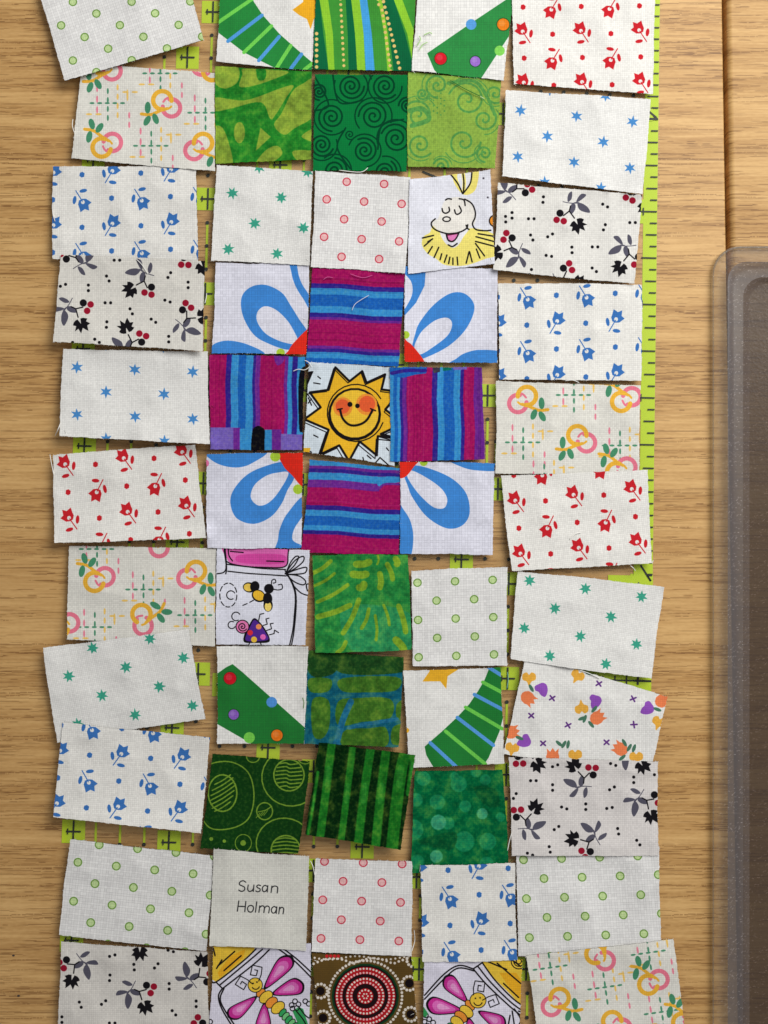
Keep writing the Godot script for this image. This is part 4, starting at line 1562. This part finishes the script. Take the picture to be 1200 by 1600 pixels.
func patches() -> void:
	lain.resize(COLUMNS * ROWS)
	lain.fill(RULER_TOP - 0.0002)
	ripple.seed = 77
	ripple.frequency = 0.011
	ripple.fractal_octaves = 2
	var green_dots := dots_cloth(C(116, 158, 66), C(190, 222, 136))
	var red_dots := dots_cloth(C(210, 60, 82), C(242, 172, 172))
	var red_tulips := tulip_cloth(C(208, 36, 46))
	var blue_tulips := tulip_cloth(C(62, 118, 190))
	var blue_stars := star_cloth(C(76, 142, 206), 6, 4.6)
	var teal_stars := star_cloth(C(64, 168, 140), 7, 5.0)
	var white := WHITE
	var dots := func(level: int, label: String, m: Material, c: Array, o: Vector2, a: Vector2, b: Vector2, curl: Array, th := []) -> void:
		lay(level, label, "white patches with green circles" if m == green_dots else "white patches with red circles", c, m, spread(o, a * 3, b * 3), curl, th)
	dots.call(2, "white patch with green circles, steeply tilted, topmost at the upper left corner", green_dots, [59, -18, 281, -84, 318, 62, 101, 126], Vector2(187.3, 39.3), Vector2(55, -18.5), Vector2(18.5, 55), [0, 0.3, 2.6, 1.2], [])
	dots.call(0, "small square white patch with green circles between green batik and teal star patches", green_dots, [643, 892, 793, 886, 792, 1040, 645, 1041], Vector2(711, 908.3), Vector2(58.7, -2.2), Vector2(1, 58.3), [0.2, 0.2, 0.5, 0.3], [])
	dots.call(0, "wide white patch with green circles left of the patch with a name", green_dots, [110, 1311, 333, 1337, 322, 1486, 92, 1461], Vector2(121.7, 1347.3), Vector2(60, 6), Vector2(-6.7, 61), [0.2, 0, 0.5, 0.6], [])
	dots.call(0, "wide white patch with green circles under the lower right black berry patch", green_dots, [806, 1320, 1030, 1322, 1034, 1496, 810, 1494], Vector2(850, 1372.7), Vector2(59.5, -2), Vector2(4.7, 61), [0, 0.2, 0.2, 0], [])
	dots.call(1, "white square with red circles between teal star patch and sleeping lion patch", red_dots, [493, 267, 641, 277, 633, 427, 486, 417], Vector2(541.7, 284), Vector2(58.5, 3.5), Vector2(-4, 58.7), [0.2, 0.2, 0.7, 0.3], [[[530, 266, 563, 269, 575, 262], white]])
	dots.call(1, "white square with red circles right of the patch with a name", red_dots, [493, 1341, 644, 1346, 643, 1494, 487, 1487], Vector2(536, 1377), Vector2(60.7, 2), Vector2(-2.7, 60.3), [0.2, 0.3, 1.0, 0.3], [[[485, 1345, 489, 1354, 492, 1368], white], [[647, 1453, 648, 1470, 643, 1487], white]])

	var flowers := func(level: int, label: String, m: Material, c: Array, o: Vector2, a: Vector2, b: Vector2, curl: Array, th := []) -> void:
		lay(level, label, "white patches with red tulips" if m == red_tulips else "white patches with blue tulips", c, m, spread(o, a * 2, b * 2), curl, th)
	flowers.call(2, "white patch with red tulips at the top beside the lime ruler edge", red_tulips, [800, -20, 1024, -20, 1020, 147, 803, 131], Vector2(1000, 50), Vector2(91, -1), Vector2(2, 80), [0, 0.2, 0.4, 0.3], [])
	flowers.call(1, "white patch with red tulips left of a white square with blue petals", red_tulips, [83, 711, 305, 695, 322, 840, 85, 848], Vector2(103.3, 728.3), Vector2(91.5, -9.5), Vector2(6, 84), [0.3, 0.2, 3.0, 0.6], [[[78, 710, 80, 722, 84, 742], white]])
	flowers.call(1, "white patch with red tulips below the right-hand pink and yellow rings patch", red_tulips, [783, 743, 1012, 734, 1019, 880, 800, 892], Vector2(806.7, 785), Vector2(91, -9), Vector2(8, 83), [0.2, 0.3, 1.2, 0.4], [[[890, 843, 898, 835, 908, 832], white], [[985, 884, 989, 887, 993, 892], white]])
	flowers.call(0, "white patch with blue tulips below the pink and yellow rings at upper left", blue_tulips, [83, 260, 306, 258, 310, 412, 82, 405], Vector2(128.3, 313), Vector2(-92, 2.5), Vector2(0, -82), [0.2, 0.5, 0.0, 0.5], [[[82, 328, 83, 336, 86, 346], white]])
	flowers.call(0, "white patch with blue tulips right of white square with blue petals", blue_tulips, [778, 443, 1003, 445, 1002, 595, 780, 593], Vector2(823.3, 465), Vector2(-92, 3), Vector2(0, -83.5), [0, 0.3, 0.6, 0.3], [[[883, 595, 895, 594, 905, 598], white]])
	flowers.call(2, "white patch with blue tulips overlapping tilted teal star patch at lower left", blue_tulips, [98, 1128, 328, 1152, 314, 1302, 83, 1277], Vector2(137.7, 1220), Vector2(-95.5, -5), Vector2(5, -82), [0.0, 0.2, 3.6, 0.6], [])
	flowers.call(1, "small square white patch with blue tulips above the right dragonfly patch", blue_tulips, [657, 1352, 805, 1348, 808, 1500, 660, 1503], Vector2(701.7, 1401.7), Vector2(-94, 3), Vector2(-3, -86), [0.3, 0.2, 0.7, 0.3], [])

	var stars := func(level: int, label: String, m: Material, c: Array, o: Vector2, a: Vector2, b: Vector2, curl: Array, th := []) -> void:
		lay(level, label, "white patches with blue stars" if m == blue_stars else "white patches with teal stars", c, m, spread(o, a * 2, b * 2), curl, th)
	stars.call(1, "white patch with blue stars under the red tulips at upper right", blue_stars, [790, 141, 1017, 155, 1004, 303, 785, 275], Vector2(813.3, 172.7), Vector2(87.5, 8.8), Vector2(-4, 72), [0, 0.3, 0.9, 0.7], [])
	stars.call(0, "white patch with blue stars left of the striped magenta square", blue_stars, [99, 545, 325, 549, 328, 694, 93, 681], Vector2(120, 574), Vector2(90.5, 3.5), Vector2(0.5, 73.5), [0, 0.3, 3.4, 1.0], [[[95, 660, 90, 672, 86, 681], white]])
	stars.call(1, "white square with teal stars between blue tulips and red circles", teal_stars, [339, 258, 489, 268, 484, 415, 330, 407], Vector2(363.3, 301.7), Vector2(-6.7, 88), Vector2(76, 7), [0.5, 0.3, 0.8, 0.4], [])
	stars.call(2, "white patch with teal stars overhanging the ruler above the tulip hearts patch", teal_stars, [809, 893, 1038, 917, 1018, 1060, 798, 1030], Vector2(827.3, 907.3), Vector2(87.5, 12.6), Vector2(-8, 74.3), [0.3, 0.6, 1.0, 0.4], [[[793, 1050, 794, 1062, 792, 1076], C(130, 190, 178)]])
	stars.call(1, "tilted white patch with teal stars reaching furthest left", teal_stars, [67, 1012, 295, 983, 321, 1123, 90, 1160], Vector2(107.3, 1056.7), Vector2(89.5, -14.3), Vector2(14.3, 74.7), [0.4, 0.9, 0.3, 0.8], [])

	var one := func(level: int, label: String, group: String, wide: bool, make: Callable, c: Array, curl: Array, th := []) -> void:
		corners = c
		lay(level, label, group, c, make.call(), window_of(wide), curl, th)
	var rg := "cream patches with pink and yellow rings"
	one.call(0, "cream patch with pink and yellow rings below the tilted green circles patch", rg, true, func(): return rings_cloth(Vector2(0, 0), [[500, 678, 0, 1, 1], [780, 490, 14, 1, -1], [930, 690, -14, -1, -1], [500, 320, 5, 1, -1], [970, 320, 0, -1, 1]], [[505, 480, 0], [708, 680, 0], [962, 525, 0], [752, 340, 0]]), [128, 100, 336, 114, 336, 267, 112, 247], [0, 0.2, 0.6, 0.6], [[[114, 186, 113, 196, 116, 207], white]])
	one.call(0, "cream patch with pink and yellow rings under the right blue tulips", rg, true, func(): return rings_cloth(Vector2(600, 350), [[650, 826, -14, -1, -1], [925, 1010, 14, 1, -1], [1135, 820, 0, 1, 1], [1110, 1150, 0, 1, 1]], [[890, 798, 0], [652, 1020, 0], [1105, 1035, 0], [750, 1190, 0]]), [775, 595, 1001, 602, 999, 740, 774, 740], [0, 0.4, 0.5, 0.3], [])
	one.call(0, "cream patch with pink and yellow rings left of the jar patch", rg, true, func(): return rings_cloth(Vector2(0, 700), [[466, 614, 0, 1, 1], [898, 596, -14, -1, -1], [668, 806, 108, 1, 1], [300, 830, 0, 1, 1], [740, 440, 100, 1, 1]], [[672, 660, 0], [444, 836, 0], [914, 780, 0], [455, 470, 0]]), [108, 853, 338, 857, 336, 1010, 105, 999], [0, 0.2, 0.4, 0.5], [])
	one.call(2, "cream patch with pink and yellow rings at the bottom right corner", rg, true, func(): return rings_cloth(Vector2(800, 1200), [[662, 1002, 0, 1, 1], [205, 1100, -20, -1, -1], [415, 886, 60, 1, 1], [490, 1205, 10, 1, -1], [820, 1180, 0, 1, 1]], [[180, 932, -8], [436, 1024, -8], [640, 862, -8], [700, 1140, -8]]), [822, 1493, 1052, 1467, 1071, 1617, 843, 1643], [0.2, 0.4, 0.5, 0.5], [])
	var bb := "white patches with black leaves and berries"
	one.call(1, "white patch with black leaves and red berries under the right blue stars", bb, true, func(): return berry_cloth(Vector2(600, 0), [[868, 990, 187, true], [600, 1160, 290, true], [1148, 1192, 177, false], [840, 1302, 70, false], [622, 885, 45, true], [1200, 900, 200, true]], [746, 936, 95, 1036, 964, 30, 570, 1028, 88, 690, 1026, 0, 1032, 1066, 110, 1164, 1044, 0, 692, 1114, 65, 778, 1104, -30, 880, 1172, 88, 988, 1158, 0, 772, 1200, 10, 686, 1276, 110, 984, 1265, 40, 600, 1010, 90], C(233, 230, 223)), [778, 285, 1003, 304, 991, 443, 771, 421], [0, 0.3, 1.3, 0.5], [])
	one.call(1, "white patch with black leaves and red berries under the left blue tulips", bb, true, func(): return berry_cloth(Vector2(0, 350), [[675, 268, 200, false], [355, 398, 122, false], [874, 443, 44, false], [618, 556, 17, true], [355, 158, -28, false], [902, 142, 179, true]], [505, 256, 62, 793, 240, -60, 414, 300, 90, 881, 286, 90, 295, 288, -20, 505, 370, 0, 784, 362, 20, 614, 410, 65, 718, 454, 35, 499, 472, 95, 454, 548, 35, 789, 540, 90, 352, 560, 20, 548, 170, 0], C(228, 224, 215)), [95, 398, 320, 408, 317, 549, 83, 534], [0, 0.3, 3.0, 0.9], [[[213, 405, 222, 414, 231, 428], white], [[323, 458, 322, 466, 320, 474], white]])
	one.call(2, "white patch with black leaves and red berries over the lower right green circles", bb, true, func(): return berry_cloth(Vector2(600, 1000), [[662, 846, 0, false], [938, 648, 0, true], [960, 948, -117, false], [1230, 752, 125, false], [668, 528, 175, true], [1176, 524, 113, false]], [802, 590, -20, 700, 660, 0, 790, 692, 90, 613, 732, -60, 844, 788, 20, 945, 782, 90, 1056, 788, -10, 1074, 584, 20, 1068, 696, -30, 1170, 656, 90, 808, 882, -35, 1096, 897, 80, 776, 982, 80, 684, 1004, 20, 1190, 950, 55, 1280, 632, 0], C(226, 220, 216)), [795, 1183, 1028, 1190, 1029, 1337, 800, 1337], [0, 0.2, 0.9, 0.4], [[[800, 1300, 796, 1314, 793, 1329], white]])
	one.call(1, "white patch with black leaves and red berries at the bottom left corner", bb, true, func(): return berry_cloth(Vector2(0, 1200), [[652, 1048, 120, false], [350, 922, 230, true], [930, 980, 51, true], [650, 790, 215, true], [940, 1240, 300, true]], [526, 880, -15, 628, 934, 85, 732, 928, -50, 514, 984, 95, 376, 1110, 70, 485, 1100, -40, 792, 1024, 90, 918, 1106, 90, 814, 1148, 50, 800, 858, 15, 525, 1196, 0, 290, 1180, 90], C(224, 219, 211)), [96, 1471, 324, 1487, 327, 1640, 90, 1622], [0.1, 0.3, 0.5, 0.6], [])
	one.call(0, "white patch with tulips and purple hearts between teal stars and black berries", "single printed patches", true, hearts_cloth, [822, 1022, 1043, 1089, 1016, 1208, 786, 1178], [0.3, 0.9, 0.2, 0.5], [[[905, 1047, 920, 1052, 937, 1060], white]])

	var st := "white squares with a green stocking"
	one.call(1, "white square with a green striped stocking and yellow star at the top", st, false, stocking_top, [346, -54, 496, -40, 487, 110, 338, 96], [0, 0.2, 0.9, 0.3], [])
	one.call(1, "white square with green striped stocking beside the green brick batik square", st, false, stocking_low, [630, 1048, 782, 1043, 788, 1193, 639, 1200], [0.2, 0.3, 0.9, 0.3], [])
	var tr := "white squares with a green christmas tree"
	one.call(1, "white square with a sideways green tree at the top beside red tulips", tr, false, tree_top, [655, -30, 806, -24, 787, 126, 643, 110], [0, 0.3, 0.9, 0.3], [[[651, 72, 657, 62, 655, 56], C(168, 214, 124), 0.9], [[662, 55, 671, 51, 675, 53], C(168, 214, 124), 0.9], [[655, 78, 660, 70, 668, 66], C(168, 214, 124), 0.9]])
	one.call(1, "white square with a slanted green tree left of the green brick batik", tr, false, tree_low, [339, 1010, 482, 1010, 475, 1162, 339, 1162], [0.2, 0.2, 0.8, 0.3], [])
	var gs := "green fabric squares"
	one.call(1, "green square with lime, blue and gold dotted stripes at the top", gs, false, gold_stripes, [495, -40, 652, -40, 643, 111, 490, 108], [0, 0.2, 0.9, 0.2], [])
	one.call(0, "green batik square with pale olive leaf shapes below the top stocking", gs, false, leaf_batik, [336, 103, 487, 112, 486, 249, 337, 256], [0.2, 0.2, 0.7, 0.3], [])
	one.call(0, "deep green square covered in dark spiral swirls", gs, false, swirl_cloth, [492, 116, 638, 117, 635, 268, 489, 267], [0.2, 0.1, 0.7, 0.2], [])
	one.call(0, "light olive green square with teal paisley curls", gs, false, paisley_cloth, [638, 112, 783, 125, 773, 263, 637, 260], [0.2, 0.4, 0.6, 0.1], [[[703, 125, 725, 138, 752, 151], C(52, 120, 58), 0.8], [[750, 150, 754, 153, 757, 154], C(200, 214, 170), 0.8]])
	one.call(1, "green batik square with yellow green brush strokes right of the jar", gs, false, stroke_batik, [488, 868, 637, 867, 643, 1015, 493, 1020], [0.3, 0.3, 1.3, 0.3], [])
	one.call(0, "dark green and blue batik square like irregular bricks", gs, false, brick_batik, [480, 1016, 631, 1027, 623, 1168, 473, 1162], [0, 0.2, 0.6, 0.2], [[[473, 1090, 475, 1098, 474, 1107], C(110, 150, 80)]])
	one.call(0, "dark green square with thin lime circles left of dark striped square", gs, false, circle_cloth, [332, 1178, 484, 1190, 466, 1334, 313, 1325], [0.6, 0.6, 0.2, 0.4], [])
	one.call(1, "dark green square with slanted bright green stripes below the brick batik", gs, false, dark_stripes, [499, 1160, 649, 1180, 626, 1328, 477, 1304], [0, 1.4, 3.2, 1.0], [])
	one.call(0, "emerald green square with soft pale spots above small blue tulips", gs, false, bokeh_cloth, [648, 1205, 785, 1203, 795, 1354, 642, 1365], [0, 0.3, 0.2, 0.4], [])
	one.call(2, "white square with a sleeping yellow lion above right blue petals", "single printed patches", false, lion_cloth, [640, 280, 766, 265, 773, 412, 638, 428], [0.3, 0.3, 0.9, 0.4], [])
	var sq := "magenta and blue striped squares"
	one.call(0, "magenta and blue striped square directly above the sun patch", sq, false, func(): return stripes(0), [488, 418, 633, 427, 623, 573, 478, 568], [0, 0.3, 0.5, 0.3], [[[550, 485, 556, 474, 577, 461], C(206, 214, 234), 0.7], [[547, 428, 567, 434, 582, 430], C(206, 90, 150), 0.7], [[505, 437, 512, 433, 520, 434], C(206, 90, 150), 0.6]])
	one.call(0, "magenta and blue striped square left of the sun patch", sq, false, func(): return stripes(1), [327, 554, 477, 558, 472, 703, 329, 702], [0.0, 0.3, 0.5, 0.2], [[[458, 580, 466, 577, 476, 578, 484, 573], white, 0.7], [[476, 563, 482, 566, 487, 573], white, 0.7]])
	one.call(1, "magenta and blue striped square right of the sun patch", sq, false, func(): return stripes(2), [609, 574, 753, 574, 758, 717, 610, 721], [0.2, 0.4, 0.7, 0.1], [])
	one.call(0, "magenta and blue striped square directly below the sun patch", sq, false, func(): return stripes(3), [484, 718, 628, 732, 623, 866, 470, 863], [0.1, 0.2, 0.8, 0.3], [])
	var pq := "white squares with blue flower petals"
	one.call(0, "white square with blue petals, red corner at its lower right", pq, false, func(): return petals(0), [337, 410, 483, 413, 478, 554, 331, 552], [0, 0.2, 0.6, 0.4], [])
	one.call(0, "white square with blue petals, red corner at its lower left", pq, false, func(): return petals(1), [633, 416, 778, 420, 777, 567, 632, 565], [0, 0.3, 0.6, 0.3], [])
	one.call(1, "white square with blue petals, red corner at its upper right", pq, false, func(): return petals(2), [323, 710, 473, 708, 471, 856, 324, 856], [0.2, 0.2, 0.9, 0.4], [])
	one.call(1, "white square with blue petals, red corner at its upper left", pq, false, func(): return petals(3), [625, 722, 773, 724, 770, 867, 625, 865], [0.2, 0.4, 0.9, 0.1], [])
	one.call(0, "pale blue square with a smiling yellow sun in the middle of the cross", "single printed patches", false, sun_cloth, [483, 566, 624, 575, 616, 728, 474, 706], [0.1, 0, 0.2, 0.2], [])
	one.call(0, "white square with a pink lidded jar, a bee and a beetle", "single printed patches", false, jar_cloth, [339, 855, 484, 860, 477, 1008, 338, 1007], [0, 0.3, 0.5, 0.2], [])
	one.call(2, "plain off-white square with a name in black lettering", "single printed patches", false, name_cloth, [334, 1326, 483, 1338, 478, 1486, 327, 1478], [0.9, 0.3, 1.2, 0.3], [])
	var dq := "white squares with a pink winged dragonfly"
	one.call(0, "white square with a pink winged dragonfly below the name patch", dq, false, func(): return dragonfly(true), [334, 1474, 486, 1474, 482, 1628, 325, 1630], [0, 0.3, 0.4, 0.3], [])
	one.call(0, "white square with a pink winged dragonfly below the small blue tulips", dq, false, func(): return dragonfly(false), [663, 1498, 816, 1499, 810, 1650, 661, 1652], [0, 0.3, 0.4, 0.3], [])
	one.call(0, "brown square with red and white dotted circles at the bottom", "single printed patches", false, rings_of_dots, [487, 1489, 642, 1492, 657, 1642, 504, 1644], [0, 0.4, 0.4, 0.3], [])

	queue.sort_custom(func(a, b): return a.level < b.level or (a.level == b.level and a.n < b.n))
	var built := 0
	for q in queue:
		q.built = built
		var tex := q.m.albedo_texture.get_image() as Image
		q.fray = tex.get_pixel(6, 6).lightened(0.05) if q.group == "green fabric squares" or q.group == "magenta and blue striped squares" else WHITE
		build_patch(q)
		built += 1
